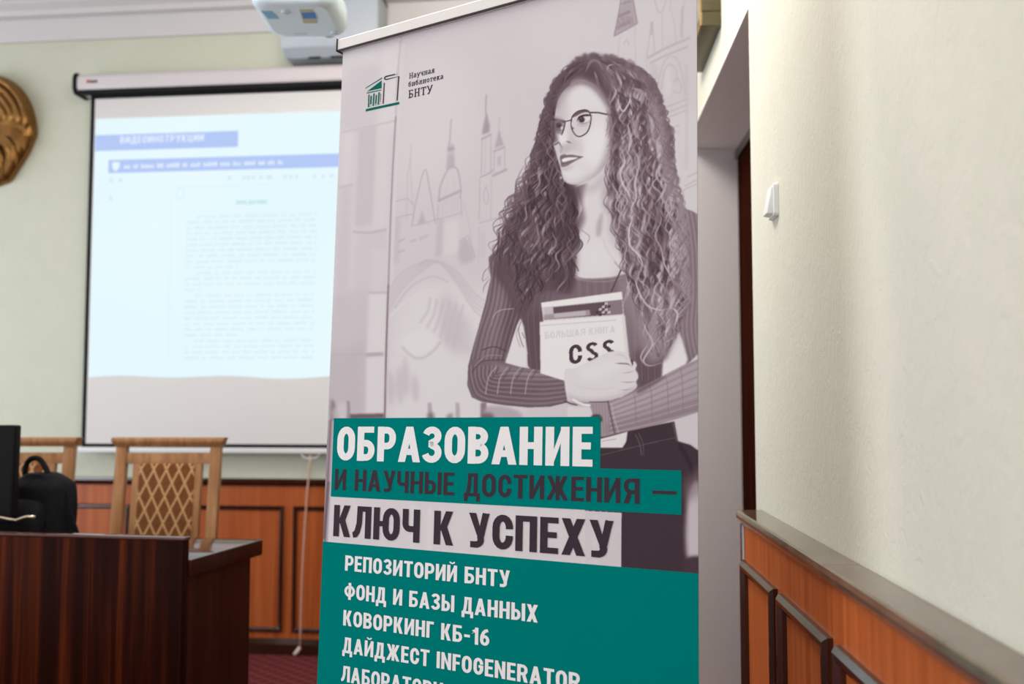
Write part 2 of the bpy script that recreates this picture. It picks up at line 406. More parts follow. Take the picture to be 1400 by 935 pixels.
def paint_print():
    P = Paint(); rng = P.rng
    Pp, L = P.poly, P.line
    # ---------------- room behind: light wall with a glazed partition at left
    Pp([(425,-75),(962,-75),(962,800),(425,800)], 203, sm=False)
    Pp([(560,90),(640,100),(640,210),(545,250)], 212, 25, .8)
    Pp([(560,400),(700,430),(700,590),(535,590)], 218, 18, .9)
    Pp([(740,-40),(900,-40),(900,90),(740,90)], 208, 20, .7)
    Pp([(900,180),(962,150),(962,300),(900,300)], 212, 10, .7)
    Pp([(440,60),(549,40),(530,575),(430,575)], 206, 2, 1, False)
    Pp([(468,74),(520,78),(475,110),(464,140)], 214, 6, .8)
    Pp([(520,70),(546,60),(541,180),(514,180)], 214, 4, .8, False)
    Pp([(470,95),(520,95),(512,170),(466,175)], 197, 7, .5)
    Pp([(470,178),(484,176),(478,250),(466,252)], 211, 2, .7, False)
    Pp([(491,176),(515,172),(509,306),(485,311)], 194, 2, .9, False)
    Pp([(466,256),(480,254),(476,395),(458,398)], 197, 3, .8, False)
    Pp([(488,320),(528,315),(527,400),(483,402)], 199, 3, .7, False)
    Pp([(518,170),(534,168),(526,310),(511,312)], 209, 2, .8, False)
    L([(468,181),(500,174),(540,165)], 2.5, 190, .7); L([(464,256),(481,253)], 4, 190, .7)
    L([(484,317),(505,318),(527,314)], 4, 186, .9)
    Pp([(458,402),(503,402),(500,566),(440,566)], 190, 5, .9, False)
    Pp([(440,480),(500,470),(498,570),(440,575)], 184, 8, .8, False)
    Pp([(462,400),(500,410),(480,470),(460,480)], 198, 8, .6)
    Pp([(508,340),(527,340),(526,398),(506,400)], 206, 2, .9, False)
    Pp([(505,403),(528,401),(526,480),(502,483)], 214, 1.5, .9, False)
    Pp([(501,489),(526,487),(524,566),(500,567)], 214, 1.5, .9, False)
    L([(504,400),(527,400)], 3.5, 188, .8); L([(502,485),(522,484)], 5, 172, .9, soft=2)
    L([(455,402),(503,401)], 2, 196, .8); L([(450,485),(500,484)], 3, 180, .6, soft=2)
    L([(549,45),(543,110),(541,170)], 2, 186, .9, soft=1); L([(541,160),(537,230),(534,300),(531,390),(528,480),(526,572)], 2.2, 150, .95, soft=1)
    L([(531,390),(528,480),(526,572)], 2.6, 118, .8, soft=1)
    L([(552,60),(546,150),(540,260),(536,380)], 3, 212, .5, soft=2)
    Pp([(478,566),(525,565),(525,572),(478,573)], 88, 1.2, .9, False)
    Pp([(474,548),(478,549),(479,573),(473,573)], 120, 1, .9, False)
    Pp([(452,552),(456,548),(464,575),(452,600)], 110, 2, .8)
    Pp([(455,560),(474,550),(473,575),(458,575)], 205, 3, .7)
    for x in (585, 623): Pp([(x,550),(x+5,551),(x+6,575),(x,575)], 150, 1, .7, False)
    Pp([(657,551),(665,549),(666,575),(657,575)], 115, 1, .9, False)
    Pp([(668,555),(705,560),(712,575),(664,575)], 168, 2, .9)
    Pp([(660,566),(672,565),(676,575),(660,575)], 95, 2, .8); Pp([(585,566),(592,564),(594,575),(585,575)], 110, 2, .8); Pp([(610,570),(618,565),(618,576)], 120, 2, .8)
    # left of the headline band: glass edge showing as dark vertical streaks
    Pp([(440,575),(459,575),(452,742),(430,742)], 168, 0, 1, False)
    L([(452,575),(444,742)], 3, 110, .9, soft=2); L([(457,575),(449,742)], 1.6, 205, .9); L([(447,600),(440,742)], 3, 130, .7, soft=2); L([(449,660),(443,735)], 4, 95, .8, soft=2)
    # ---------------- pencil mural of towers on that wall
    def sk(pts, t=176, w=1.5, a=.75, sm=False): L(pts, w, t, a, sm, soft=1.2)
    sk([(562,196),(561,235),(566,300)], 188, 1.2); sk([(561,215),(557,240),(556,298)], 190)
    sk([(542,275),(557,271),(565,280)]); sk([(541,298),(565,292)]); sk([(543,300),(540,355)], 190); Pp([(541,300),(548,298),(545,360),(539,360)], 190, 2, .8, False)
    sk([(563,308),(570,270),(581,232),(588,262),(595,305)], 176, 1.8, .8, True); sk([(563,309),(577,306),(597,300)])
    Pp([(571,307),(577,287),(582,305)], 178, .8, .9, False)
    L([(617,163),(615,190),(613,203)], 1.8, 176, .9, soft=1.2)
    Pp([(613,196),(620,196),(622,226),(611,229)], 186, 1, .8, False); Pp([(612,202),(621,200),(622,205),(612,207)], 160, 1, .8, False); Pp([(612,212),(621,212),(621,230),(610,232)], 178, 1, .8, False)
    L([(600,275),(602,255),(611,234),(618,227),(626,234),(630,258),(629,270)], 2.2, 172, .8, soft=1.4)
    L([(600,274),(614,268),(629,261)], 4, 170, .8, soft=1.2); sk([(599,280),(598,300)]); sk([(630,270),(631,295)]); sk([(598,300),(614,296),(632,290)])
    for i in range(7): sk([(602+i*4, 277-i*1.6), (601+i*4, 297-i*1.4)], 190, 1)
    sk([(612,240),(610,266)], 192, 1); sk([(620,240),(621,262)], 192, 1)
    Pp([(598,300),(606,298),(604,350),(595,352)], 186, 1.5, .8, False); Pp([(609,304),(626,300),(628,345),(606,350)], 213, 2, .7, False)
    L([(665,130),(664,150),(666,162)], 2, 165, .9, soft=1)
    Pp([(665,155),(670,172),(669,181),(659,184),(661,170)], 150, .8, .85, False); L([(659,190),(671,184)], 3, 168, .8)
    sk([(659,190),(658,238)]); sk([(671,186),(671,236)]); sk([(664,190),(663,236)], 190); sk([(657,242),(671,236),(673,232)], 165, 2)
    L([(683,160),(682,175),(683,185)], 1.4, 180, .8, soft=1)
    Pp([(682,178),(689,198),(676,203)], 168, .8, .85, False); L([(675,207),(690,201)], 3, 172, .8); sk([(676,208),(675,236)]); sk([(690,204),(690,232)]); L([(674,240),(692,232)], 3.5, 165, .8, soft=1.2)
    Pp([(680,214),(685,213),(685,226),(680,227)], 178, .8, .8, False)
    sk([(656,245),(655,300)]); sk([(672,244),(671,300)], 186); sk([(655,305),(672,300),(695,295)]); L([(664,255),(661,268),(665,280),(668,268),(664,255)], 1.5, 182, .8)
    sk([(655,310),(654,360)], 190); Pp([(657,318),(664,316),(663,352),(656,353)], 196, 1, .8, False)
    sk([(633,275),(640,300),(645,330)], 190, 1.2); Pp([(629,332),(638,327),(648,345),(645,357),(628,358)], 178, 2, .75); sk([(628,330),(640,322),(650,352)], 178)
    sk([(573,362),(582,356),(598,357)], 184, 3); L([(545,330),(552,327)], 3, 186); L([(545,345),(552,342)], 3, 186); L([(562,330),(568,328)], 4, 190); L([(575,326),(584,322)], 5, 192)
    # lower mural: flowing ribbons and leaves
    for o in range(5):
        L([(532,425-o*7),(548,398-o*6),(575,372-o*3),(600,358),(625,372+o*4),(650,402+o*6),(672,416+o*5)], 2.6, 186+4*(o % 2), .6, soft=2.5)
    L([(535,432),(555,412),(580,398),(605,400),(630,418),(655,440)], 3, 216, .8, soft=2)
    L([(540,420),(562,392),(590,378),(612,385)], 2.5, 184, .6, soft=2)
    for o in range(6):
        L([(588+o*9,408+o*2),(585+o*8,425+o*4),(575+o*9,440+o*7)], 4, 188, .55, soft=3)
    Pp([(605,400),(628,420),(632,470),(610,465),(600,440)], 190, 6, .6); Pp([(610,430),(640,435),(648,480),(625,485),(607,470)], 192, 6, .6)
    Pp([(552,462),(578,452),(598,465),(590,482),(565,485),(550,478)], 222, 4, .8)
    L([(550,475),(565,488),(578,489),(592,480),(602,468)], 4, 190, .7, soft=3)
    for x, y, h in ((533,505,50),(545,500,55),(553,485,60),(566,510,42)): Pp([(x,y),(x+7,y+h*.5),(x+3,y+h),(x-4,y+h*.55)], 186, 3, .65)
    # castle drawing at upper right
    Pp([(853,-6),(864,-6),(871,32),(840,49),(846,18)], 156, 1.5, .8, False)
    L([(852,-20),(846,20),(840,49),(871,32),(862,-20)], 2, 140, .8, False, soft=1)
    L([(847,22),(860,16)], 4, 135, .7, soft=1.5); L([(844,38),(860,30)], 4, 140, .6, soft=1.5); L([(850,5),(862,2)], 3, 142, .6)
    for i in range(6): sk([(846+i*3.5, 22+rng.randint(8)), (848+i*3.5, 32+rng.randint(6))], 138, 2, .6)
    sk([(847,50),(845,75)], 192); sk([(868,36),(869,90)], 190); L([(853,60),(857,54),(860,62)], 1.6, 186, .8)
    sk([(884,78),(888,50),(892,30),(895,70)], 182); L([(891,32),(891,46)], 4, 178, .7, soft=1.5)
    sk([(895,0),(900,16),(906,14),(911,0)], 184, 1.6, .8, True); sk([(905,18),(906,66)], 190); sk([(918,-10),(916,10),(922,30),(924,58)], 188); sk([(930,40),(936,0)], 188); L([(933,10),(932,50)], 3.5, 180, .7, soft=1.5)
    L([(886,79),(910,66),(942,52)], 3.6, 182, .85, soft=1.5); L([(889,86),(912,75),(940,64)], 2.4, 180, .85, soft=1.3)
    sk([(884,80),(885,112)], 194); L([(893,92),(900,128)], 9, 192, .6, soft=4)
    L([(899,120),(905,92),(914,78),(925,80),(932,100),(938,130)], 2.2, 190, .8, soft=1.5); L([(904,122),(909,96),(916,88),(924,96),(926,112)], 1.8, 186, .8, soft=1.4); Pp([(910,98),(915,96),(917,125),(909,128)], 212, 1.5, .8)
    L([(921,112),(926,107),(932,118),(928,127),(920,124)], 1.6, 186, .8, soft=1.2)
    for o in (0, 8, 15): L([(906,148+o),(920,143+o),(940,135+o)], 2, 182, .8, soft=1.2)
    L([(938,90),(939,160),(938,230)], 5, 192, .5, soft=3); L([(930,170),(932,250)], 4, 206, .6, soft=2); L([(915,176),(929,171)], 2, 190, .8, soft=1.2); sk([(915,184),(928,180)], 192)
    L([(940,242),(952,236)], 2, 182, .8, soft=1.2); L([(937,254),(952,246)], 2, 182, .8, soft=1.2); L([(933,262),(938,258),(952,252)], 2, 184, .8, soft=1.2); sk([(934,262),(936,280)], 188)
    P.c = P.box(P.c, 1)
    # ---------------- jeans, far arm gap, lower body
    J = P.full([(818,588),(860,590),(922,576),(927,604),(944,608),(958,618),(958,790),(800,790),(800,600)], False)
    Pp([(818,585),(860,588),(922,576),(927,603),(944,608),(958,618),(958,790),(800,790),(800,600)], 56, .6, 1, False)
    L([(822,622),(860,613),(895,604),(925,598)], 1, 98, .7, clip=J); L([(920,578),(925,602)], 2, 100, .6)
    L([(869,594),(875,608),(877,622)], 1.2, 104, .8); L([(873,592),(879,606),(880,622)], 1.2, 100, .7); L([(846,615),(900,604)], 1, 90, .5)
    L([(930,610),(945,640),(944,680),(938,700)], 5, 40, .7, soft=4)
    Pp([(941,676),(958,664),(958,764),(939,759)], 196, 3, .95)
    Pp([(936,660),(958,640),(958,670),(940,685)], 110, 6, .6); Pp([(936,765),(958,762),(958,790),(936,790)], 62, 2, 1)
    # ---------------- sweater: torso
    T = [(668,352),(690,330),(730,345),(770,370),(800,381),(838,379),(866,371),(880,330),(912,281),(930,283),(947,289),(958,296),(958,480),(938,500),(905,516),(870,535),(840,548),(800,552),(738,520),(722,500),(718,460),(712,436),(690,420)]
    Tm = P.full(T, False, .5); Pp(T, 112, .5, 1, False)
    Pp([(712,420),(742,412),(742,508),(720,504)], 84, 3, .95, clip=Tm)
    Pp([(700,380),(760,385),(780,400),(742,420),(705,430)], 100, 8, .8, clip=Tm)
    Pp([(852,385),(905,400),(905,515),(870,530),(858,480)], 118, 6, .9, clip=Tm); Pp([(868,480),(900,490),(905,515),(874,532)], 84, 5, .9, clip=Tm)
    Pp([(915,290),(958,300),(958,480),(938,470),(925,440)], 128, 5, .9, clip=Tm)
    for i in range(16):
        x = 914+i*3.0
        L([(x-8,290),(x-1,340),(x+1,400),(x-2,450),(x+6,495)], 1.4, 150 if i % 2 else 100, .55, clip=Tm)
    for i in range(12):
        x = 708+i*4
        L([(x+10,385),(x+2,420),(x+3,460),(x+6,505)], 1.2, 128 if i % 2 else 82, .35, clip=Tm)
    for i in range(14):
        x = 786+i*5.5
        L([(x,378),(x+1,400),(x-1,420)], 1.2, 134 if i % 2 else 98, .45, clip=Tm)
    for i in range(9):
        x = 860+i*4.5
        L([(x,400),(x+3,450),(x+4,520)], 1.2, 136 if i % 2 else 96, .4, clip=Tm)
    L([(788,382),(815,385),(840,383),(866,374)], 2.2, 140, .7, clip=Tm)
    # gap between the far arm and the body, wall seen through it
    Pp([(928,452),(933,465),(940,491),(938,498),(905,515),(906,500),(907,483),(920,462)], 226, .8, 1, False)
    # ---------------- near arm (at left): upper arm, elbow, forearm
    A = [(668,355),(673,350),(684,338),(704,330),(722,350),(724,400),(714,430),(707,444),(701,462),(691,496),(712,502),(739,506),(774,507),(772,530),(776,550),(752,556),(722,557),(690,554),(658,549),(645,543),(639,527),(640,500),(647,474),(654,449),(664,413),(671,380)]
    Am = P.full(A, False, .5); Pp(A, 104, .6, 1, False)
    Pp([(712,437),(716,446),(718,462),(721,482),(719,502),(691,495),(701,463),(708,445)], 222, .8, 1, False)
    L([(712,440),(709,452),(713,468),(716,474)], 1.6, 140, .9); L([(709,447),(706,458),(711,474)], 1.2, 160, .8); L([(714,455),(717,462)], 1.5, 130, .8)
    Pp([(676,400),(694,395),(690,430),(672,490),(656,480)], 128, 8, .7, clip=Am); Pp([(700,380),(722,390),(705,450),(692,490),(686,480)], 84, 5, .75, clip=Am)
    Pp([(645,500),(700,505),(775,520),(776,550),(720,556),(650,548)], 110, 6, .6, clip=Am); Pp([(650,520),(690,520),(740,530),(720,545),(660,540)], 96, 6, .6, clip=Am)
    Pp([(672,498),(720,505),(772,510),(770,516),(700,514)], 146, 4, .6, clip=Am)
    for i in range(17):                                   # ribs running down the upper arm
        u = i/16.
        L([(672+u*46,352+u*4),(665+u*48,410+u*6),(652+u*48,452+u*12),(643+u*50,490+u*4)], 1.2, 138 if i % 2 else 78, .55, clip=Am)
    for i in range(15):                                   # ribs round the elbow and along the forearm
        u = i/14.
        L([(641+u*40,500+u*0),(643+u*36,520-u*8),(655+u*30,544-u*34),(700,553-u*46),(740,555-u*46),(775,550-u*42)], 1.2, 150 if i % 2 else 76, .5, clip=Am)
    for x in (668, 684, 702, 722):
        L([(x+10,502),(x,516),(x-4,538)], 2, 160, .7, clip=Am); L([(x+14,503),(x+4,518)], 2, 80, .5, clip=Am)
    L([(650,500),(664,487),(686,486)], 1.6, 140, .7, clip=Am); L([(660,478),(676,474),(692,480)], 2, 72, .7, clip=Am); L([(646,508),(660,494),(690,492)], 2, 76, .6, clip=Am)
    L([(674,434),(680,426),(690,423),(702,422)], 1.3, 168, .8, clip=Am); L([(672,446),(674,434)], 1.2, 150, .6)
    # ---------------- skin: neck and chest
    N = [(787,256),(800,251),(815,244),(832,225),(836,250),(838,285),(846,318),(848,340),(858,360),(866,371),(838,379),(815,381),(784,380),(783,335),(786,312),(796,285)]
    Nm = P.full(N, False, .6); Pp(N, 217, .8, 1, False)
    Pp([(786,252),(802,251),(796,275),(800,300),(788,320),(780,300)], 120, 3, .9, clip=Nm)
    Pp([(826,250),(842,270),(850,330),(836,300),(824,280)], 165, 4, .8, clip=Nm); Pp([(795,262),(812,250),(830,230),(832,245),(812,262)], 186, 4, .8, clip=Nm)
    Pp([(818,300),(824,290),(822,318),(817,324),(815,314)], 165, 2, .8, clip=Nm); Pp([(830,300),(845,310),(850,345),(835,330)], 190, 4, .7, clip=Nm)
    L([(824,326),(832,345),(845,362)], 2, 196, .7, clip=Nm, soft=2); L([(791,312),(800,318),(806,324),(803,332)], 1.4, 150, .8)
    L([(840,358),(846,365)], 2, 150, .7); Pp([(800,335),(830,340),(835,370),(795,372)], 225, 8, .7, clip=Nm)
    L([(784,376),(800,381),(838,379),(866,371)], 2, 150, .8)
    L([(852,362),(845,378),(836,398)], 2.4, 70, .9)
    # ---------------- face
    F = [(792,110),(803,111),(814,118),(824,132),(833,150),(836,168),(836,190),(834,205),(830,221),(823,232),(812,242),(800,249),(789,252),(778,251),(771,246),(768,236),(766,228),(763,219),(760,208),(757,198),(759,186),(758,172),(759,158),(763,138),(773,122)]
    Fm = P.full(F, True, .6)
    # hair mass behind the face
    hair_l = [(800,78),(782,86),(772,100),(758,112),(753,128),(748,146),(740,168),(738,190),(732,214),(724,238),(716,262),(704,288),(694,318),(684,345),(676,372),(690,395),(708,430),(720,428),(730,402),(756,398),(782,400),(786,360),(783,330),(790,300),(788,262),(768,245),(757,190),(764,130)]
    hair_r = [(795,80),(815,75),(838,78),(858,86),(874,96),(884,108),(893,122),(902,132),(902,148),(907,168),(918,186),(916,206),(913,222),(924,240),(926,262),(922,282),(930,310),(936,350),(934,385),(938,420),(930,446),(920,468),(912,488),(902,496),(886,500),(874,480),(880,440),(872,405),(858,372),(848,340),(843,305),(836,270),(833,225),(837,180),(833,150),(818,118),(800,108)]
    for h, t in ((hair_l, 82), (hair_r, 104)):
        Pp(h, t, 3.0, .97)
    Pp([(762,240),(790,255),(788,300),(784,380),(760,390),(740,340),(752,280)], 74, 5, .9)
    Pp([(742,170),(757,165),(764,235),(752,250),(738,230)], 82, 5, .8)
    Pp([(760,112),(790,88),(815,92),(826,120),(812,114),(790,106),(770,122)], 80, 4, .85)
    Pp([(870,300),(905,290),(915,380),(890,390),(872,360)], 84, 6, .85); Pp([(866,180),(880,190),(884,240),(872,250)], 88, 6, .6)
    Pp([(836,110),(870,110),(895,170),(905,240),(890,260),(860,200),(845,150)], 128, 9, .6)
    Pp([(845,380),(900,400),(930,430),(918,470),(890,495),(876,470)], 140, 8, .8); Pp([(700,330),(740,340),(748,400),(715,425),(690,390)], 92, 8, .6)
    allhair = np.clip(P.full(hair_l, True, 5)+P.full(hair_r, True, 5), 0, 1)
    def G(*p): return P.smooth(p, 8, False)
    def res(g, n=40):
        d = np.r_[0, np.cumsum(np.hypot(*np.diff(g, axis=0).T))]
        t = np.linspace(0, d[-1], n)
        return np.c_[np.interp(t, d, g[:, 0]), np.interp(t, d, g[:, 1])], d[-1]
    gl = [G((804,80),(776,92),(758,120),(744,168),(732,215),(716,260),(694,310),(678,365)),
          G((806,82),(780,96),(764,124),(750,170),(742,220),(728,275),(712,330),(700,385)),
          G((808,86),(784,100),(766,134),(755,180),(752,230),(744,285),(730,345),(718,400),(710,432)),
          G((800,100),(775,118),(760,150),(756,195),(762,245),(762,300),(752,355),(740,405)),
          G((762,200),(766,245),(778,275),(784,310),(784,350),(778,400))]
    gr = [G((806,82),(822,104),(834,140),(838,190),(834,240),(838,290),(850,340),(860,380),(872,430)),
          G((808,80),(836,98),(850,140),(856,190),(852,240),(858,300),(868,350),(880,410),(884,470)),
          G((812,77),(856,92),(872,130),(878,185),(876,240),(884,300),(895,360),(902,430),(892,490)),
          G((818,76),(872,97),(892,135),(900,180),(902,225),(908,280),(918,330),(922,390),(912,450),(905,490)),
          G((826,76),(880,102),(900,140),(914,190),(914,220),(922,260),(932,310),(934,370),(936,420),(922,470))]
    def flow(gs, u, n=140):
        k = int(np.clip(np.floor(u*(len(gs)-1)), 0, len(gs)-2)); f = u*(len(gs)-1)-k
        a, la = res(gs[k], n); b, lb = res(gs[k+1], n)
        c = a*(1-f)+b*f
        d = np.gradient(c, axis=0); d /= np.hypot(d[:, 0], d[:, 1])[:, None]+1e-6
        return c, np.c_[-d[:, 1], d[:, 0]], np.linspace(0, 1, n)*(la*(1-f)+lb*f)
    def lock(gs, u, t0, t1, amp, wl, ph, W, base, hi, al, n=140):
        """a curl: a ribbon of hairs that winds, lit where it turns to the light"""
        c, nr_, s_ = flow(gs, u, n)
        i0 = int(t0*(n-1)); i1 = min(n, max(int(t1*(n-1)), i0+8))
        c, nr_, s_ = c[i0:i1], nr_[i0:i1], s_[i0:i1]
        grow = np.clip(s_/80., .12, 1); e_ = np.linspace(0, 1, len(c))
        ang = 2*np.pi*s_/wl+ph
        c = c+nr_*(amp*grow*np.sin(ang))[:, None]
        env = np.clip(np.minimum(e_*4, (1-e_)*2.2), .15, 1)
        m = max(int(W*1.15), 2)
        for o in rng.permutation(np.linspace(-1, 1, m)):
            ww = W/2*env*(.62+.38*np.cos(ang+.6))
            p = c+nr_*(o*ww+rng.randn()*.3)[:, None]
            lit = .5+.5*np.cos(ang-.9+o*.8)
            tone = base+(hi-base)*(lit**2)*grow*(1-.55*o*o)-16*abs(o)**3+rng.randn()*7
            P.line(p, 1.25, tone, al, False, .25, soft=.9)
    def fill(gs, nn, lo, up, al):
        for i in range(nn):
            u = rng.rand(); t0 = rng.rand()*.7; t1 = min(1, t0+.2+.3*rng.rand())
            lock(gs, u, t0, t1, 1+2.5*rng.rand(), 26+18*rng.rand(), 6.28*rng.rand(), 1.6, lo+up*rng.rand(), lo+up, al)
    fill(gl, 150, 60, 45, .5); fill(gr, 170, 72, 55, .5)
    order = [('l', k) for k in range(110)]+[('r', k) for k in range(160)]
    for side, k in [order[q] for q in rng.permutation(len(order))]:
        gs = gl if side == 'l' else gr
        u = -.04+1.08*rng.rand(); t0 = .02+rng.rand()*.72; t1 = min(1, t0+.16+.26*rng.rand())
        amp = 2.6+3.8*rng.rand(); wl = 30+24*rng.rand(); W = 4+6*rng.rand()
        if side == 'l':
            b_ = 66+26*rng.rand(); h_ = b_+20+55*rng.rand()**1.6
        else:
            b_ = 86+34*rng.rand(); h_ = b_+42+66*rng.rand()
            if u > .75: b_ += 22; h_ = min(h_+14, 200)
        lock(gs, u, t0, t1, amp, wl, 6.28*rng.rand(), W, b_, h_, .72)
    for side, gs, nn in (('l', gl, 22), ('r', gr, 34)):               # single bright hairs
        for i in range(nn):
            u = .05+.9*rng.rand(); t0 = .3+rng.rand()*.5; t1 = min(1, t0+.08+.12*rng.rand())
            lock(gs, u, t0, t1, 3+2.5*rng.rand(), 26+12*rng.rand(), 6.28*rng.rand(), 1.6, 150 if side == 'l' else 172, 196 if side == 'l' else 212, .7)
    for i in range(40):                                              # loose curls beside the mass
        l_ = rng.rand() < .55
        lock(gl if l_ else gr, (-.16+.2*rng.rand()) if l_ else 1+.1*rng.rand(), .35+.4*rng.rand(), .75+.25*rng.rand(), 3+3*rng.rand(), 22+14*rng.rand(), 6.28*rng.rand(), 1.6, 108 if l_ else 150, 150 if l_ else 185, .6)
    # named locks
    lt = lambda pts, w, t, a=.85: L(pts, w, t, a, True, .3, soft=.9)
    lt([(800,100),(808,84),(818,84),(824,96)], 4, 140, .6); lt([(813,98),(817,112),(820,122)], 3.4, 178); lt([(842,100),(848,110),(850,120)], 3, 160); lt([(830,98),(832,90),(840,88)], 2, 150)
    lt([(846,130),(846,142),(852,152),(860,140),(862,128)], 2.2, 186); lt([(838,118),(842,126),(834,142)], 3, 160); lt([(864,120),(878,128),(876,146)], 6, 158, .6)
    lt([(872,160),(868,178),(874,190)], 8, 172, .55); lt([(886,155),(892,170),(890,182)], 5, 172, .6); lt([(858,170),(862,192),(858,210)], 4, 178, .7); lt([(892,190),(902,200),(898,216)], 7, 170, .6)
    lt([(850,204),(854,222),(848,236),(852,252),(860,266),(864,280)], 2.6, 198); lt([(866,204),(874,222),(868,250),(870,268),(864,284)], 3, 186); lt([(862,300),(866,294),(860,315),(862,336),(874,350),(878,362),(872,374)], 2.2, 200)
    lt([(896,284),(904,300),(896,322),(904,340),(908,360),(916,376),(922,390)], 2.2, 200); lt([(856,380),(860,395),(856,410)], 1.8, 190); lt([(866,376),(874,400),(886,418),(904,424),(916,420)], 2, 196); lt([(914,418),(926,428),(922,448)], 2.2, 200)
    lt([(874,430),(884,452),(892,470),(880,492),(888,500),(904,496)], 2, 186); lt([(884,500),(876,488),(886,470)], 1.6, 180); lt([(850,425),(862,380)], 1.2, 178)
    # stray curls along the left edge of the hair
    for pts in ([(716,238),(712,250),(715,262),(712,272)], [(712,258),(700,268),(698,282),(710,272)], [(698,282),(696,296),(704,290),(713,282)], [(697,296),(680,300),(674,308),(677,318)],
                [(690,318),(680,332),(676,344),(684,336)], [(684,345),(672,356),(668,368),(672,378)], [(672,362),(662,372),(660,384),(668,378)], [(744,150),(740,160),(743,172)], [(718,224),(710,238),(706,250)],
                [(670,380),(662,392),(660,402)], [(733,210),(724,222),(722,236)]):
        L(pts, 1.3, 120, .75, True, .3, soft=.9)
    for i in range(26):                                   # ends of curls over the sleeve and shoulder
        lock(gl, -.1+.75*rng.rand(), .70+.12*rng.rand(), 1, 1.4+1.6*rng.rand(), 24+14*rng.rand(), 6.28*rng.rand(), 1.8, 84, 140 if rng.rand() < .5 else 105, .6)
    for i in range(26):                                   # blurred fringe over the far shoulder
        x = 918+rng.rand()*22; y = 300+rng.rand()*90
        L([(x,y),(x+4,y+8),(x-3,y+20)], 2.2, 172 if i % 2 else 110, .4, soft=1.5)
    hm = np.clip(allhair*1.3, 0, 1); P.c += (P.c-P.box(P.c, 9))*hm*.45; P.c += (P.box(P.c, 1)-P.c)*hm*.45
    for gs, us in ((gl, (-.05, .12)), (gr, (.86, 1.06))):
        for i in range(34):
            t0 = .02+.4*rng.rand(); lock(gs, us[0]+(us[1]-us[0])*rng.rand(), t0, t0+.14+.1*rng.rand(), 4+4*rng.rand(), 22+14*rng.rand(), 6.28*rng.rand(), 3, 88 if gs is gl else 112, 118 if gs is gl else 150, .6)
    ol = res(np.array([(750,140),(753,128),(759,112),(772,100),(783,86),(800,78.5),(815,76),(838,78.5),(858,87),(874,97),(884,109),(893,123),(903,140),(910,170),(917,190)], float), 60)[0]
    for i in range(60):
        q = ol[i]+rng.randn(2)*1.2; P.ell(q[0], q[1], 3+3*rng.rand(), 2+2.5*rng.rand(), 88+34*rng.rand()*(q[0] > 820), 1.2, .65, rng.rand()*3)
    # broad light and dark passages of the mass
    for q, t_, a_ in (([(846,200),(866,196),(872,260),(868,300),(852,290)], 178, .28), ([(886,140),(904,150),(910,200),(896,215),(884,180)], 176, .28), ([(905,215),(922,235),(924,275),(908,270)], 172, .3), ([(850,300),(868,300),(876,350),(862,360)], 180, .25),
                      ([(888,270),(904,280),(908,350),(892,380),(882,330)], 66, .4), ([(872,150),(884,170),(884,250),(872,240)], 70, .3), ([(834,140),(842,150),(844,230),(836,260)], 70, .35), ([(744,180),(757,176),(762,240),(752,270),(742,240)], 62, .45),
                      ([(760,250),(782,262),(784,330),(776,370),(760,330)], 60, .5), ([(800,82),(824,84),(818,104),(800,108),(786,100)], 72, .25), ([(880,400),(920,400),(926,450),(900,490),(880,470)], 172, .3), ([(716,300),(740,300),(736,345),(712,340)], 128, .25)):
        Pp(q, t_, 4, a_)
    Pp([(762,128),(774,110),(795,99),(816,104),(832,124),(830,134),(813,114),(796,108),(780,112),(768,128)], 78, 2, .7)
    # face painted over the hair
    v = P.c; v += (216-v)*Fm
    def f(pts, t, b, a, sm=True): Pp(pts, t, b, a, sm, Fm)
    f([(778,124),(800,116),(824,140),(826,152),(800,148),(780,156),(766,150)], 222, 6, .8)
    f([(760,110),(796,108),(820,116),(838,150),(838,175),(830,150),(812,124),(794,116),(776,126),(763,150),(756,150)], 150, 3, .75)
    f([(810,170),(830,170),(830,205),(812,225),(795,215),(800,190)], 227, 8, .9)
    f([(833,150),(840,160),(838,215),(826,236),(812,246),(822,222),(829,196)], 158, 3.5, .85)
    f([(800,246),(770,246),(768,238),(780,243),(806,238),(822,226),(818,240)], 186, 2.5, .6)
    f([(776,118),(766,132),(760,152),(764,156),(772,134),(786,118)], 176, 3, .7)
    f([(768,246),(780,250),(800,247),(816,238),(822,240),(800,256),(775,256)], 170, 2.5, .8)
    f([(755,160),(766,162),(764,180),(760,205),(768,235),(772,250),(764,240),(754,200)], 168, 3, .75)
    f([(768,170),(776,168),(778,185),(775,198),(766,196),(763,190)], 224, 3, .9)          # nose
    f([(757,162),(770,164),(770,176),(766,182),(758,178)], 96, 2.2, .85)                  # far eye in shade
    f([(774,196),(784,192),(790,203),(782,209),(774,206)], 196, 2.5, .7); f([(786,196),(794,190),(798,205),(793,214)], 196, 3, .6)
    f([(766,230),(790,228),(800,236),(788,247),(774,246)], 224, 4, .8)
    f([(783,160),(804,156),(806,172),(798,182),(786,180)], 200, 3, .6)
    L([(757,198),(761,197),(764,194.5),(767,200),(769,202)], 1.8, 92, .85, clip=Fm); L([(774,193),(778.5,194.5),(782,196)], 2.6, 84, .9, taper=.4); L([(768,201),(767,207)], 3, 140, .6, clip=Fm, soft=1.5)
    L([(757,162.5),(765,164),(772,166),(771,175),(768,184)], 2, 66, .9); L([(770,166),(775,165.6),(781,164.2)], 1.8, 66, .9)
    Pp([(754,163),(762,164),(760,178),(763,192),(757,196),(752,185)], 84, 1.8, .7)
    P.ell(764.2, 170.6, 3.6, 4, 60, .7, .95); P.ell(768.2, 175, 1.5, 2.3, 226, .5, .9); L([(759,178),(764,182),(768,182)], 2, 120, .6)
    L([(756,163.5),(763,164.2),(771,166.6)], 3, 62, .9)
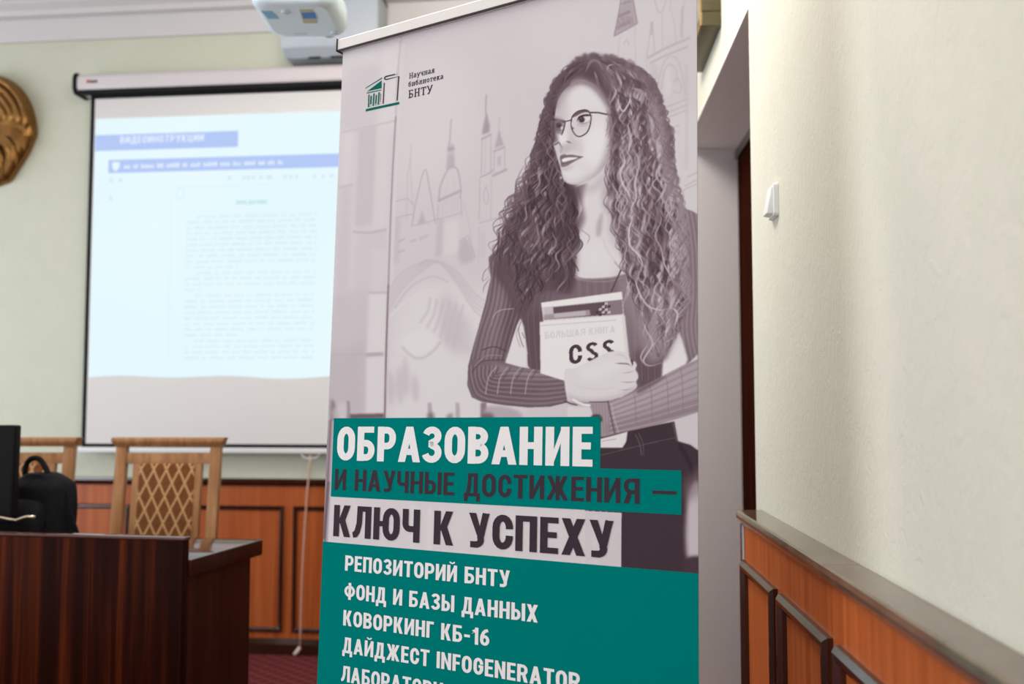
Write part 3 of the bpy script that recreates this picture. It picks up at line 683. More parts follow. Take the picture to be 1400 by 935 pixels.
    # near eye, brow and lens
    Pp([(782.5,160.5),(786,156),(792,152.2),(799,150.4),(804.5,151.2),(806.5,153.6),(801,153.4),(794,155.2),(788,158.6)], 78, .5, .92)
    Pp([(789,166),(792,159.5),(800,156.8),(809,158),(807,166.5),(799,170),(791,170)], 168, 1.2, .6)
    Pp([(790.4,164.5),(793.5,160.2),(800,158.6),(807.6,159.4),(805.5,164.6),(799.5,167.4),(793.5,167.6)], 226, .5, .95)
    P.ell(795.2, 163.4, 4.3, 4.4, 60, .6, .97); P.ell(794, 161.6, .9, .8, 150, .3, .8)
    L([(788.8,165.5),(791,161.4),(795,158.8),(800,157.6),(805,157.6),(809.6,158.4)], 3, 58, .95, True, .25)
    L([(791,167.6),(795,169.2),(800,168.6),(805,166)], 1.1, 128, .8, True, .3); L([(790,170.5),(796,172.5),(803,170.5)], 2.4, 176, .6, soft=1.5)
    lens = [(781,165),(783,158.6),(790,152.4),(800.3,150.2),(805.5,153.4),(807.8,160),(807,170),(803,180.2),(795.5,185.8),(788.8,186),(783.2,179.4),(780.8,171.4),(781,165)]
    L(lens, 1.5, 62, .95); L([(806,154),(817,154),(826,155.6),(836,157.4)], 2.1, 60, .95); P.ell(783, 175.3, 1.6, 1.5, 60, .3, .9)
    # mouth
    Pp([(765.5,214),(768.5,211.5),(772,210.8),(775,211.8),(781,211.4),(788,212.6),(796.2,214.6),(790,218),(783,222),(775,227),(768,228.3),(766.5,222)], 100, .6, .95)
    Pp([(768.5,217.6),(775,215.4),(784,214.8),(791,215.2),(787,217.2),(779,219.4),(770,221.6)], 240, .5, .95); L([(790,215),(797,214.2)], 1.4, 90, .8)
    L([(770,226),(776,224.4),(783,220.6)], 1.6, 132, .6); L([(768,231.5),(775,231.5)], 2, 190, .6, soft=1.5)
    P.ell(767, 243, .9, 2.2, 235, .4, .9)
    # hair falling over the face edge
    for i in range(40):
        q = rng.rand(); x = 832+4*q+rng.randn()*1.5; y = 150+q*75
        L([(x,y),(x+2+rng.randn(),y+12),(x+rng.randn()*2,y+24)], 1.3, 90+60*rng.rand(), .5, soft=1)
    Pp([(758,140),(764,122),(778,108),(795,104),(814,110),(828,128),(836,150),(834,152),(824,136),(812,122),(796,115),(780,119),(769,131),(762,148)], 108, 2.2, .6)
    for i in range(16):                                   # a few fine hairs over the forehead edge
        q = i/15.; x = 770+q*58; y = 124-15*math.sin(q*2.6+.25)+q*17+rng.rand()*2
        L([(x-3+2*q,y-6),(x,y),(x+4-3*q+rng.randn(),y+3+4*rng.rand())], 1.1, 120, .1+.22*rng.rand(), True, .5, soft=1.2)
    f([(758,128),(772,118),(778,138),(774,164),(758,164)], 184, 4, .55); f([(776,168),(783,178),(788,196),(784,204),(778,198),(776,184)], 190, 2.5, .6)
    P.ell(768.5, 189, 3.5, 5, 230, 1.5, .6); f([(764,199),(780,198),(776,208),(766,211)], 176, 2, .6); f([(769,229),(784,226.5),(780,232),(770,233)], 182, 1.8, .6)
    f([(803,186),(826,180),(828,206),(812,226),(800,214)], 231, 6, .5)
    Lm = P.full(lens, False, .3); P.c += (206-P.c)*Lm*np.clip((P.c-170)/60., 0, 1)*.35
    L(lens, 1.5, 62, .9)
    L([(757,162.5),(756.5,170),(759,180)], 1.2, 80, .7)
    # ---------------- books held against the chest
    Pp([(740,414),(850,399),(854,440),(859,484),(850,545),(739,510),(743,440)], 216, .4, 1, False)
    Pp([(740,414),(850,399),(851,409),(741,421)], 234, .4, 1, False)
    Pp([(744,421),(850,410),(851.5,429),(744,437)], 86, .4, 1, False); Pp([(741,420),(756,418.5),(757,430),(743,432)], 205, .4, .9, False)
    Pp([(744,430),(806,423.5),(807.5,431),(744,437)], 160, .4, .9, False); Pp([(757,429),(800,424.6),(801,431),(758,434.6)], 188, .5, .9, False)
    Pp([(830,412.5),(850,410),(851.5,429),(829,431)], 130, .6, .9, False)
    for i, (x, y) in enumerate(((815,427),(819,423),(823,427),(819,430.5),(823,419.5),(827,423.5),(831,419),(831,427),(827,415))): Pp([(x,y-1.6),(x+3.4,y-2),(x+3.4,y+1.4),(x,y+1.8)], 205 if i % 3 else 60, .2, .9, False)
    Pp([(738,440),(854,431),(859,484),(852,545),(739,510)], 231, .5, 1, False); L([(740,445),(790,441.5),(842,437.5)], 2, 206, .8)
    Pp([(850,432),(854,431),(860,484),(856,490)], 214, .8, .8, False)
    # hand and wrists
    H = [(772,507),(782,504),(792,500.5),(802,496),(814,489.5),(826,483.5),(838,480),(850,480.5),(858,482.5),(861,489),(864,494),(868,494.5),(870.5,499),(869,505),(872,511),(872.3,517),(869.6,522),(871,527),(868,532),(858,538.5),(848,543),(836,547),(818,549.6),(800,550),(784,546.5),(774,538)]
    return P, H

def finish_hand(P, H):
    Pp, L = P.poly, P.line
    Hm = P.full(H, True, .4); Pp(H, 218, .5)
    Pp([(774,538),(800,545),(840,541),(868,528),(872,534),(840,552),(790,554)], 188, 3, .8, clip=Hm)
    Pp([(790,508),(830,492),(850,492),(846,505),(810,520)], 228, 6, .8, clip=Hm)
    L([(841,496.5),(850,497),(858,497.5),(864,501)], 2, 120, .9, taper=.3); L([(862,490),(864.5,496),(865,500)], 2.6, 60, .95, taper=.3)
    L([(869,506),(860,509),(850,510)], 1.5, 170, .8, taper=.4, clip=Hm); L([(871,521),(860,522.5),(848,522)], 1.7, 160, .85, taper=.4, clip=Hm); L([(866,531),(856,533),(846,533)], 1.6, 162, .8, taper=.4, clip=Hm)
    L([(842,484),(852,486),(858,492)], 1.4, 196, .8, clip=Hm); L([(790,528),(815,532),(838,530)], 3, 205, .6, clip=Hm, soft=3)
    # lower wrist and far sleeve
    S = [(806,549),(830,548),(850,543),(874,531),(907,514),(940,497),(962,488),(962,561),(930,571),(899,580),(870,587),(845,592),(826,597),(810,598),(808,575)]
    Sm = P.full(S, False, .4); Pp(S, 152, .5, 1, False)
    Pp([(840,548),(900,520),(962,495),(962,525),(900,545),(846,566)], 164, 5, .7, clip=Sm); Pp([(830,580),(900,562),(962,545),(962,565),(890,585),(840,596)], 128, 5, .7, clip=Sm)
    for i in range(14):
        u = i/13.
        L([(834,550+u*42),(880,530+u*52),(915,513+u*60),(962,489+u*72)], 1.2, 176 if i % 2 else 118, .6, clip=Sm)
    for x in (862, 884, 906, 926): L([(x,528-(x-862)*.5),(x+6,545-(x-862)*.5),(x+8,580-(x-862)*.3)], 1.5, 116, .45, clip=Sm)
    L([(831,548),(835,568),(841,594)], 2.4, 92, .8, clip=Sm); L([(836,552),(840,572),(846,592)], 1.6, 186, .6, clip=Sm)
    for i in range(6): L([(811+i*4,552),(812+i*4,575),(814+i*4,598)], 1.2, 120, .5, clip=Sm)
    Pp([(874,531),(907,514),(904,520),(874,538)], 80, 1.5, .6, clip=Sm)
    L([(806,549.5),(832,549.5)], 2, 90, .7)
    Pp([(778,551),(790,553),(806,556),(808,575),(778,575)], 216, .6, 1); Pp([(778,549),(806,550),(806,555),(780,554)], 150, 1.5, .7)
    L([(784,546.5),(790,550),(798,553),(806,554)], 3.2, 236, .9); L([(772,548),(780,551.5),(788,553.5)], 2, 80, .9)
    Pp([(809,568),(820,567),(823,576),(809,576)], 58, 1, .9)
    # lower edge of the books
    Pp([(820,600),(836,596),(858,590),(856,604),(851,612),(820,612)], 224, .6, 1, False); L([(824,603),(842,600)], 1.6, 180, .8)
    # edge glow: dark elbow underside
    return P

TONE_T = [0, 50, 90, 130, 165, 204, 220, 240, 255]
TONE_R = [20, 62, 106, 146, 178, 211, 224, 242, 250]
TONE_G = [10, 50, 88, 130, 166, 204, 220, 240, 250]
TONE_B = [14, 57, 94, 136, 171, 206, 219, 236, 246]
# ------------------------------------------------------------------ a stroke alphabet: condensed bold capitals, and a thin slab face
def rc(x0, y0, x1, y1): return [[(x0, y0), (x1, y0), (x1, y1), (x0, y1)]]
def dg(xb, xt, y0, y1, w): return [[(xb, y0), (xb+w, y0), (xt+w, y1), (xt, y1)]]
def strip(path, w, closed=False):
    p = [Vector((a, b, 0)) for a, b in path]
    p = [v for i, v in enumerate(p) if i == 0 or (v-p[i-1]).length > 1e-4]; n = len(p); L, Rr = [], []
    for i in range(n):
        if closed: a, b = p[i-1], p[(i+1) % n]
        else: a, b = p[max(i-1, 0)], p[min(i+1, n-1)]
        d = (b-a).normalized(); q = Vector((-d.y, d.x, 0))*w/2
        if not closed and 0 < i < n-1 or closed:
            d1 = (p[i]-p[i-1]).normalized(); q = q/max(.5, abs(d.dot(d1)))
        L.append(p[i]+q); Rr.append(p[i]-q)
    out = []
    for i in range(n if closed else n-1):
        j = (i+1) % n
        out.append([tuple(v[:2]) for v in (Rr[i], Rr[j], L[j], L[i])])
    return out
def arc(cx, cy, rx, ry, a0, a1, n=9): return [(cx+rx*math.cos(R(a0+(a1-a0)*k/n)), cy+ry*math.sin(R(a0+(a1-a0)*k/n))) for k in range(n+1)]
def oval(w, s, y0=0, y1=1, x0=0):
    r = (w-s)/2; ry = min(.27, (y1-y0-s)/2); cx = x0+w/2
    return arc(cx, y1-s/2-ry, r, ry, 0, 180)+arc(cx, y0+s/2+ry, r, ry, 180, 360)
def bowl(x0, y0, x1, y1, s):
    rx = min(x1-x0-s*.8, .17); ry = min(.2, (y1-y0-s)/2); xc = x1-s/2-rx
    return strip([(x0, y1-s/2), (xc-.02, y1-s/2)]+arc(xc, y1-s/2-ry, rx, ry, 88, 0, 7)+arc(xc, y0+s/2+ry, rx, ry, 0, -88, 7)+[(xc-.02, y0+s/2), (x0, y0+s/2)], s*.93)
def glyph(c, s=.2):
    """(advance, polygons), cap height 1"""
    h = s*.86
    if c == ' ': return .26, []
    if c == '-': return .36, rc(.02, .36, .34, .36+h)
    if c == '—': return .80, rc(0, .42, .80, .42+h*.95)
    if c == 'О' or c == 'O': return .56, strip(oval(.56, s), s, True)
    if c in 'СC': return .54, strip(arc(.28, .63, .18, .27, -8, 180)+arc(.28, .37, .18, .27, 180, 368), s)
    if c == 'G': return .56, strip(arc(.28, .63, .18, .27, -2, 180)+arc(.28, .37, .18, .27, 180, 340)+[(.46, .3), (.46, .46)], s)+rc(.29, .42, .56, .42+h)
    if c == 'Б': return .54, rc(0, 0, s, 1)+rc(0, 1-h, .50, 1)+bowl(s*.5, 0, .54, .62, s)
    if c in 'РP': return .55, rc(0, 0, s, 1)+bowl(s*.5, .34, .55, 1, s)
    if c in 'ВB': return .55, rc(0, 0, s, 1)+bowl(s*.5, .46, .53, 1, s)+bowl(s*.5, 0, .55, .58, s)
    if c == 'R': return .57, rc(0, 0, s, 1)+bowl(s*.5, .38, .55, 1, s)+dg(.37, .24, 0, .44, s*1.05)
    if c == 'Я': return .57, [[(.57-x, y) for x, y in q] for q in rc(0, 0, s, 1)+bowl(s*.5, .38, .55, 1, s)+dg(.37, .24, 0, .44, s*1.05)]
    if c in 'АA': return .63, dg(0, .215, 0, 1, s)+dg(.43, .215, 0, 1, s)+rc(.13, .2, .5, .2+h)
    if c in 'НH': return .56, rc(0, 0, s, 1)+rc(.56-s, 0, .56, 1)+rc(s*.5, .42, .5, .42+h)
    if c in 'ИЙ':
        g = rc(0, 0, s, 1)+rc(.57-s, 0, .57, 1)+[[(s*.9, .02), (s*.9, .36), (.57-s*.9, .98), (.57-s*.9, .64)]]
        if c == 'Й': g += strip(arc(.285, 1.23, .13, .12, 190, 350, 8), .085)
        return .57, g
    if c == 'N': return .57, rc(0, 0, s, 1)+rc(.57-s, 0, .57, 1)+[[(s*.9, .98), (s*.9, .62), (.57-s*.9, .02), (.57-s*.9, .38)]]
    if c in 'ЕE': return .46, rc(0, 0, s, 1)+rc(0, 0, .46, h)+rc(0, 1-h, .46, 1)+rc(0, .43, .42, .43+h)
    if c == 'F': return .45, rc(0, 0, s, 1)+rc(0, 1-h, .45, 1)+rc(0, .41, .41, .41+h)
    if c == 'Г': return .43, rc(0, 0, s, 1)+rc(0, 1-h, .43, 1)
    if c == 'П': return .56, rc(0, 0, s, 1)+rc(.56-s, 0, .56, 1)+rc(0, 1-h, .56, 1)
    if c in 'ТT': return .54, rc(.27-s/2, 0, .27+s/2, 1)+rc(0, 1-h, .54, 1)
    if c == 'Ш': return .84, rc(0, 0, s, 1)+rc(.42-s/2, 0, .42+s/2, 1)+rc(.84-s, 0, .84, 1)+rc(0, 0, .84, h)
    if c == 'I': return s, rc(0, 0, s, 1)
    if c == 'З': return .53, strip(arc(.25, .74, .17, .17, 165, -75, 12)+[(.2, .52)], s*.92)+strip([(.2, .52)]+arc(.25, .28, .185, .19, 80, -165, 12), s*.92)+rc(.16, .45, .3, .45+h*.75)
    if c == 'У': return .57, [[(0, 1), (s*1.02, 1), (.36, .43), (.28, .22)]]+strip([(.47, 1), (.345, .36)]+arc(.18, .23, .16, .15, 25, -70, 6)+[(.05, .09)], s*.92)+[[(.57-s*1.02, 1), (.57, 1), (.43, .42), (.26, .36)]]
    if c == 'Ч': return .53, rc(.53-s, 0, .53, 1)+strip([(s/2, 1), (s/2, .6)]+arc(s/2+.14, .56, .14, .16, 180, 270, 7)+[(.43, .40)], s*.95)
    if c == 'Ь': return .54, rc(0, 0, s, 1)+bowl(s*.5, 0, .54, .64, s)
    if c == 'Ы': return .74, rc(0, 0, s, 1)+bowl(s*.5, 0, .5, .64, s)+rc(.74-s, 0, .74, 1)
    if c == 'Д': return .66, rc(0, 0, .66, h)+rc(0, -.22, s*.9, .05)+rc(.66-s*.9, -.22, .66, .05)+rc(.56-s, 0, .56, 1)+rc(.15, 1-h, .56, 1)+strip([(.13, .05), (.19, .3), (.225, .6), (.235, 1)], s*.9)
    if c == 'Л': return .57, rc(.57-s, 0, .57, 1)+rc(.12, 1-h, .57, 1)+strip([(-.01, .085), (.06, .1), (.13, .2), (.19, .46), (.205, 1)], s*.92)
    if c == 'Ж': return .84, rc(.42-s*.46, 0, .42+s*.46, 1)+dg(0, .24, 0, .52, s)+dg(.64, .40, 0, .52, s)+dg(.24, .02, .46, 1, s)+dg(.40, .62, .46, 1, s)
    if c in 'КK': return .58, rc(0, 0, s, 1)+dg(.36, .17, 0, .56, s*1.08)+dg(.14, .34, .42, 1, s*1.08)
    if c in 'ХX': return .60, dg(0, .37, 0, 1, s*1.1)+dg(.37, 0, 0, 1, s*1.1)
    if c == 'Ю': return .82, rc(0, 0, s, 1)+rc(s*.5, .42, .36, .42+h)+strip(oval(.53, s, 0, 1, .29), s, True)
    if c == 'Ф': return .72, rc(.36-s*.48, -.05, .36+s*.48, 1.05)+strip(arc(.36, .5, .27, .29, 0, 360, 24)[:-1], s*.9, True)
    if c == 'Ц': return .60, rc(0, 0, s, 1)+rc(.53-s, 0, .53, 1)+rc(0, 0, .60, h)+rc(.60-s*.8, -.2, .60, .1)
    if c == '1': return .36, rc(.36-s, 0, .36, 1)+dg(0, .2, .62, .80, .03)+[[(0, .80), (.2, .66), (.36, .82), (.36, 1), (.33, 1)]]
    if c == '6': return .53, strip(arc(.265, .32, .165, .22, 0, 360, 20)[:-1], s*.95, True)+strip([(.1, .32), (.115, .55), (.19, .75), (.3, .87), (.44, .91)], s*.95)
    if c == 'S': return .5, strip(arc(.25, .745, .165, .165, 20, 250, 10)+arc(.25, .265, .17, .17, 75, -160, 10), s*.9)
    return .5, rc(0, 0, .5, 1)
def slab(c, s=.13):
    x = .74
    def st(a, b, y0=0, y1=x, top=True, bot=True):                       # stem with slab serifs
        g = rc(a, y0, b, y1); e = .075
        if bot: g += rc(a-e, y0, b+e, y0+s*.62)
        if top: g += rc(a-e, y1-s*.62, b+e, y1)
        return g
    if c == ' ': return .3, []
    if c == 'Н': return .74, st(.1, .1+s, 0, 1)+st(.64-s, .64, 0, 1)+rc(.1, .45, .64, .45+s*.8)
    if c == 'н': return .64, st(.09, .09+s)+st(.55-s, .55)+rc(.1, .33, .54, .33+s*.8)
    if c == 'и': return .66, st(.09, .09+s)+st(.57-s, .57)+[[(.17, .02), (.17, .16), (.49, .72), (.49, .58)]]
    if c == 'а': return .55, strip(arc(.24, .54, .16, .14, 150, 0, 7)+[(.41, .08), (.5, .06)], s)+strip(arc(.24, .22, .165, .16, 60, 330, 10), s)+rc(.26, .36, .44, .36+s*.8)
    if c == 'у': return .6, strip([(.08, .74), (.3, .1)], s)+strip([(.52, .74), (.3, .1), (.22, -.14), (.06, -.2)], s)+rc(0, .66, .18, x)+rc(.42, .66, .6, x)
    if c == 'ч': return .6, st(.5-s, .5)+strip([(.13, .74), (.14, .42), (.22, .33), (.44, .36)], s)+rc(.02, .66, .22, x)
    if c == 'я': return .58, st(.5-s, .5)+strip([(.42, .68), (.24, .67), (.15, .53), (.24, .38), (.42, .37)], s)+strip([(.28, .36), (.1, .05)], s)+rc(0, 0, .16, .08)
    if c == 'б': return .56, strip(oval(.46, s, 0, .7, .04), s, True)+strip([(.1, .4), (.13, .72), (.25, .86), (.46, .95)], s)
    if c == 'л': return .62, st(.52-s, .52)+strip([(.03, .06), (.14, .1), (.2, .4), (.21, .7)], s)+rc(.12, .66, .5, x)
    if c == 'о': return .54, strip(oval(.48, s, 0, .75, .03), s, True)
    if c == 'т': return .56, st(.28-s/2, .28+s/2, 0, x, False)+rc(.02, .65, .54, x)+rc(.02, .54, .1, .7)+rc(.46, .54, .54, .7)
    if c == 'е': return .54, strip([(.07, .39), (.48, .39)]+arc(.27, .4, .2, .29, 0, 180)+arc(.27, .34, .2, .29, 180, 320), s)
    if c == 'к': return .6, st(.09, .09+s)+strip([(.18, .36), (.46, .72)], s)+strip([(.24, .42), (.5, .02)], s)+rc(.4, 0, .6, .08)+rc(.38, .66, .56, x)
    if c == 'Б': return .66, st(.1, .1+s, 0, 1)+rc(.04, .9, .56, 1)+rc(.5, .76, .56, 1)+bowl(.1, 0, .6, .58, s)
    if c == 'Т': return .7, st(.35-s/2, .35+s/2, 0, 1, False)+rc(.04, .9, .66, 1)+rc(.04, .74, .12, 1)+rc(.58, .74, .66, 1)
    if c == 'У': return .7, strip([(.1, 1), (.37, .3)], s)+strip([(.62, 1), (.36, .26), (.26, .04), (.1, .05)], s)+rc(0, .92, .22, 1)+rc(.5, .92, .72, 1)
    return .5, rc(0, 0, .4, .7)
def lay(text, face=glyph, gap=.095, **kw):
    """polygons of a whole line, cap height 1, and its width"""
    x = 0; out = []
    for ch in text:
        w, g = face(ch, **kw); out += [[(px+x, py) for px, py in q] for q in g]; x += w+gap
    return out, x-gap
def words_of(text, face=glyph, gap=.095, **kw):
    """the line word by word, each a list of polygons, and the line's width"""
    x = 0; out = [[]]
    for ch in text:
        w, g = face(ch, **kw)
        if ch == ' ': out.append([])
        out[-1] += [[(px+x, py) for px, py in q] for q in g]; x += w+gap
    return [o for o in out if o], x-gap
# ------------------------------------------------------------------ roll-up banner
D1 = -ray(-1407, 582); D1.normalize()
D2 = ray(944.6, -11041); D2.normalize()
BN = D1.cross(D2).normalized()
BTL = at(469, 69.7, 2.2)                                               # top left corner of the print
BY = -BN if (-BN).y > 0 else BN                                        # away from the viewer
BX = D1; BZ = BX.cross(BY).normalized()
BX = BY.cross(BZ).normalized()
HB = BTL.z/BZ.z                                                        # height of the print's top above the foot
BW = (hit(952.4, -62, BTL, BN)-BTL).dot(BX)
BO = BTL-BZ*HB+BX*(BW/2)
BM = frame(BO, BX, BY, BZ); BMI = BM.inverted()
def bl(px, py):                                                        # place on the print of a sight line: (x, z)
    v = BMI @ hit(px, py, BO, BY); return v.x, v.z
banner = thing('roll_up_banner', 'tall roll-up banner with a printed woman holding books and teal lettering', 'banner', BM)
def cloth(name, **k):
    t = NT(name); return t
def print_mat():
    t = NT('printed_fabric'); a = t.n('ShaderNodeAttribute'); a.attribute_name = 'print'
    return t.set(a.outputs['Color']  , .8, 0, .03)
PK = .93                                                               # ink and paper reflect a little less than the tones asked for
M_print = print_mat()
M_teal = plain('teal_print', rgb(0, 124, 118, .92), .8, 0, .0, .02)
M_ink_w = plain('white_ink', rgb(242, 240, 238, .90)  , .8, 0, .03, .01)
M_ink_d = plain('dark_ink', rgb(64, 54, 62, .9)  , .8, 0, .03, .02)
M_ink_g = plain('green_ink', rgb(16, 104, 92, .9)  , .8, 0, .03, .02)
M_alu = plain('brushed_aluminium', rgb(222, 217, 213), .5, 0, .35, .02)
M_black = plain('black_plastic', rgb(26, 25, 27), .45, 0, .4, .05)
M_back = plain('grey_backing', rgb(120, 120, 124), .7)

ZT = .5*(bl(440, 740)[1]+bl(951.7, 783.8)[1])                          # where the lower teal field begins
PT, HND = paint_print()
# title lettering on the books in the picture, under the hand
def ink_text(text, a, b, up, w, tone, al=.9, face=glyph, **kw):
    g, wd = lay(text, face, **kw)
    a = np.array(a, float); b = np.array(b, float); up = np.array(up, float)
    for q in g:
        PT.poly([a+(b-a)*x/wd+up*y for x, y in q], tone, 0, al, False)
ink_text('CSS', (777.6, 499.0), (841, 490), (-.6, -27), 2, 62, 1, s=.17, gap=.16)
ink_text('БОЛЬШАЯ КНИГА', (745, 463.5), (841, 454.5), (0, -9.5), 1, 206, .75, s=.18)
ink_text('CSS', (777.6, 499.0), (841, 490), (-.6, -27), 2, 62, 0, s=.17, gap=.16)
finish_hand(PT, HND)
# pale band of the third headline line, printed over the picture
wb = [bl(452.3, 677.5), bl(849.8, 700.9), bl(849.3, 777.6), bl(448.8, 739.7)]
PT.poly([(452.3, 677.5), (849.8, 700.9), (849.3, 779), (448.6, 741.5)], 212, 0, .96, False)
for x, w_, t_ in ((470, 8, 205), (560, 12, 220), (585, 5, 228), (640, 10, 208), (690, 14, 222), (760, 8, 214), (810, 10, 218)):
    PT.poly([(x, 684+(x-452)*.06), (x+w_, 684+(x-452)*.06), (x+w_-1, 740+(x-450)*.095), (x-1, 740+(x-450)*.095)], t_, 2, .5, False)

NX, NZ = 560, 860
gx = np.linspace(-BW/2, BW/2, NX+1); gz = np.linspace(ZT, HB, NZ+1)
X, Zg = np.meshgrid(gx, gz)
Wp = np.array(BO)[None, None]+X[..., None]*np.array(BX)+Zg[..., None]*np.array(BZ)
dl = Wp-np.array(C0); cx = dl@np.array(CR); cy = dl@np.array(CF); cz = dl@np.array(CU)
px = 700+FPX*cx/cy; py = 467.5-FPX*cz/cy
qx = np.clip((px-AX0)*AS-.5, 0, PT.W-1.01); qy = np.clip((py-AY0)*AS-.5, 0, PT.H-1.01)
ix = qx.astype(int); iy = qy.astype(int); fx = qx-ix; fy = qy-iy
c = PT.c
tone = (c[iy, ix]*(1-fx)+c[iy, ix+1]*fx)*(1-fy)+(c[iy+1, ix]*(1-fx)+c[iy+1, ix+1]*fx)*fy
tone = np.clip(tone, 0, 255)
rgbv = np.stack([np.interp(tone, TONE_T, k) for k in (TONE_R, TONE_G, TONE_B)], -1)/255.
alb = np.where(rgbv <= .04045, rgbv/12.92, ((rgbv+.055)/1.055)**2.4)*PK
n1 = (NX+1)*(NZ+1)
ex = BW/2
extra = [(-ex, 0, .06), (ex, 0, .06), (ex, 0, ZT), (-ex, 0, ZT), (-ex, .0015, .06), (ex, .0015, .06), (ex, .0015, HB), (-ex, .0015, HB)]
verts = np.concatenate([np.stack([X, np.zeros_like(X), Zg], -1).reshape(-1, 3), np.array(extra)])
I = np.arange(n1).reshape(NZ+1, NX+1)
quads = np.stack([I[:-1, :-1], I[:-1, 1:], I[1:, 1:], I[1:, :-1]], -1).reshape(-1, 4)
e = n1
xq = np.array([[e, e+1, e+2, e+3], [e+5, e+4, e+7, e+6]])
qs = np.concatenate([quads, xq])
me = bpy.data.meshes.new('printed_panel')
me.vertices.add(len(verts)); me.vertices.foreach_set('co', verts.astype(np.float32).ravel())
me.loops.add(len(qs)*4); me.loops.foreach_set('vertex_index', qs.ravel().astype(np.int32))
me.polygons.add(len(qs)); me.polygons.foreach_set('loop_start', np.arange(0, len(qs)*4, 4, dtype=np.int32))
mi = np.zeros(len(qs), np.int32); mi[-2] = 1; mi[-1] = 2
me.materials.append(M_print); me.materials.append(M_teal); me.materials.append(M_back)
me.polygons.foreach_set('material_index', mi)
me.update(calc_edges=True)
at_ = me.color_attributes.new('print', 'FLOAT_COLOR', 'POINT')
cv = np.ones((len(verts), 4), np.float32); cv[:n1, :3] = alb.reshape(-1, 3)
at_.data.foreach_set('color', cv.ravel())
me.validate()
po = bpy.data.objects.new('printed_panel', me); COL.objects.link(po); po.parent = banner

def flat(name, polys, mat, y, parent=banner, th=.0002):
    """printed shapes as thin ink on the fabric, polys in the banner's own (x, z)"""
    mb = MB(); kq_ = 0
    for q in polys:
        area2 = sum(q[i][0]*q[(i+1) % len(q)][1]-q[(i+1) % len(q)][0]*q[i][1] for i in range(len(q)))
        q = q if area2 > 0 else q[::-1]
        yy_ = y+3e-5*(kq_ % 7); kq_ += 1                               # strokes of a letter lie over one another
        mb.quad([(x, -yy_, z) for x, z in q])
    return mb.build(name, mat, parent)
def text_on(name, text, base0, base1, cap, mat, y, face=glyph, parent=banner, shear=0, **kw):
    ws, wd = words_of(text, face, **kw)
    (x0, z0), (x1, z1) = base0, base1
    k = (x1-x0)/wd
    for g in ws: flat(name, [[(x0+px*k, z0+(z1-z0)*px/wd+py*cap) for px, py in q] for q in g], mat, y, parent)
def level(*pts): return sum(p[1] for p in pts)/len(pts)
# headline bands
b1 = [bl(452.5, 677.3), bl(931.7, 705.6), bl(931.7, 643.6), bl(821.5, 640), bl(821.5, 571), bl(456.7, 570.7)]
zb0 = level(b1[0], b1[1]); zb1 = level(bl(821.5, 640), bl(931.7, 643.6)); zb2 = level(b1[4], b1[5])
xl = .5*(b1[0][0]+b1[5][0]); xr2 = b1[1][0]; xr1 = b1[4][0]
hb = flat('headline_band', [[(xl, zb0), (xr2, zb0), (xr2, zb1), (xl, zb1)], [(xl, zb1), (xr1, zb1), (xr1, zb2), (xl, zb2)]], M_teal, .0005)
def line_text(text, l0, l1, lt, r0, r1, rt, mat, name='headline_lettering', **kw):
    """left base, right base (px) and top points to fix the cap height"""
    p, q = bl(*l0), bl(*r0); zb = level(p, q)
    cap = .5*((bl(*lt)[1]-bl(*l1)[1])+(bl(*rt)[1]-bl(*r1)[1]))
    return text_on(name, text, (p[0], zb), (q[0], zb), cap, mat, .0010, **kw)
line_text('ОБРАЗОВАНИЕ', (460.8, 627.5), (487.8, 628.5), (489.3, 582), (810.3, 640), (810, 640), (810.5, 585.3), M_ink_w, s=.205, gap=.075)
line_text('И НАУЧНЫЕ ДОСТИЖЕНИЯ —', (457.6, 668), (457.4, 668), (457.8, 639), (925.5, 693.5), (880.6, 691.5), (881, 656.6), M_ink_d, s=.17, gap=.085)
line_text('КЛЮЧ К УСПЕХУ', (455.8, 732), (455.7, 732), (457.8, 688.4), (838.8, 764.5), (802, 761), (802, 711.3), M_ink_d, s=.19, gap=.08)
# list on the teal field
CAP = .5*((bl(472.3, 758.3)[1]-bl(471.7, 779.6)[1])+(bl(680, 779.2)[1]-bl(680, 802.0)[1]))
for txt, l, r in (('РЕПОЗИТОРИЙ БНТУ', (471.8, 779.6), (697, 803.6)), ('ФОНД И БАЗЫ ДАННЫХ', (470.7, 817.8), (736, 851.5)),
                  ('КОВОРКИНГ КБ-16', (469.3, 854.7), (669.4, 883.8)), ('ДАЙДЖЕСТ INFOGENERATOR', (468.2, 892.5), (793.5, 944.5)), ('ЛАБОРАТОРИЯ', (466.8, 931.5), (620.8, 959))):
    p, q = bl(*l), bl(*r); zz = level(p, q)
    text_on('list_lettering', txt, (p[0], zz), (q[0], zz), CAP, M_ink_w, .0006, s=.185, gap=.085)
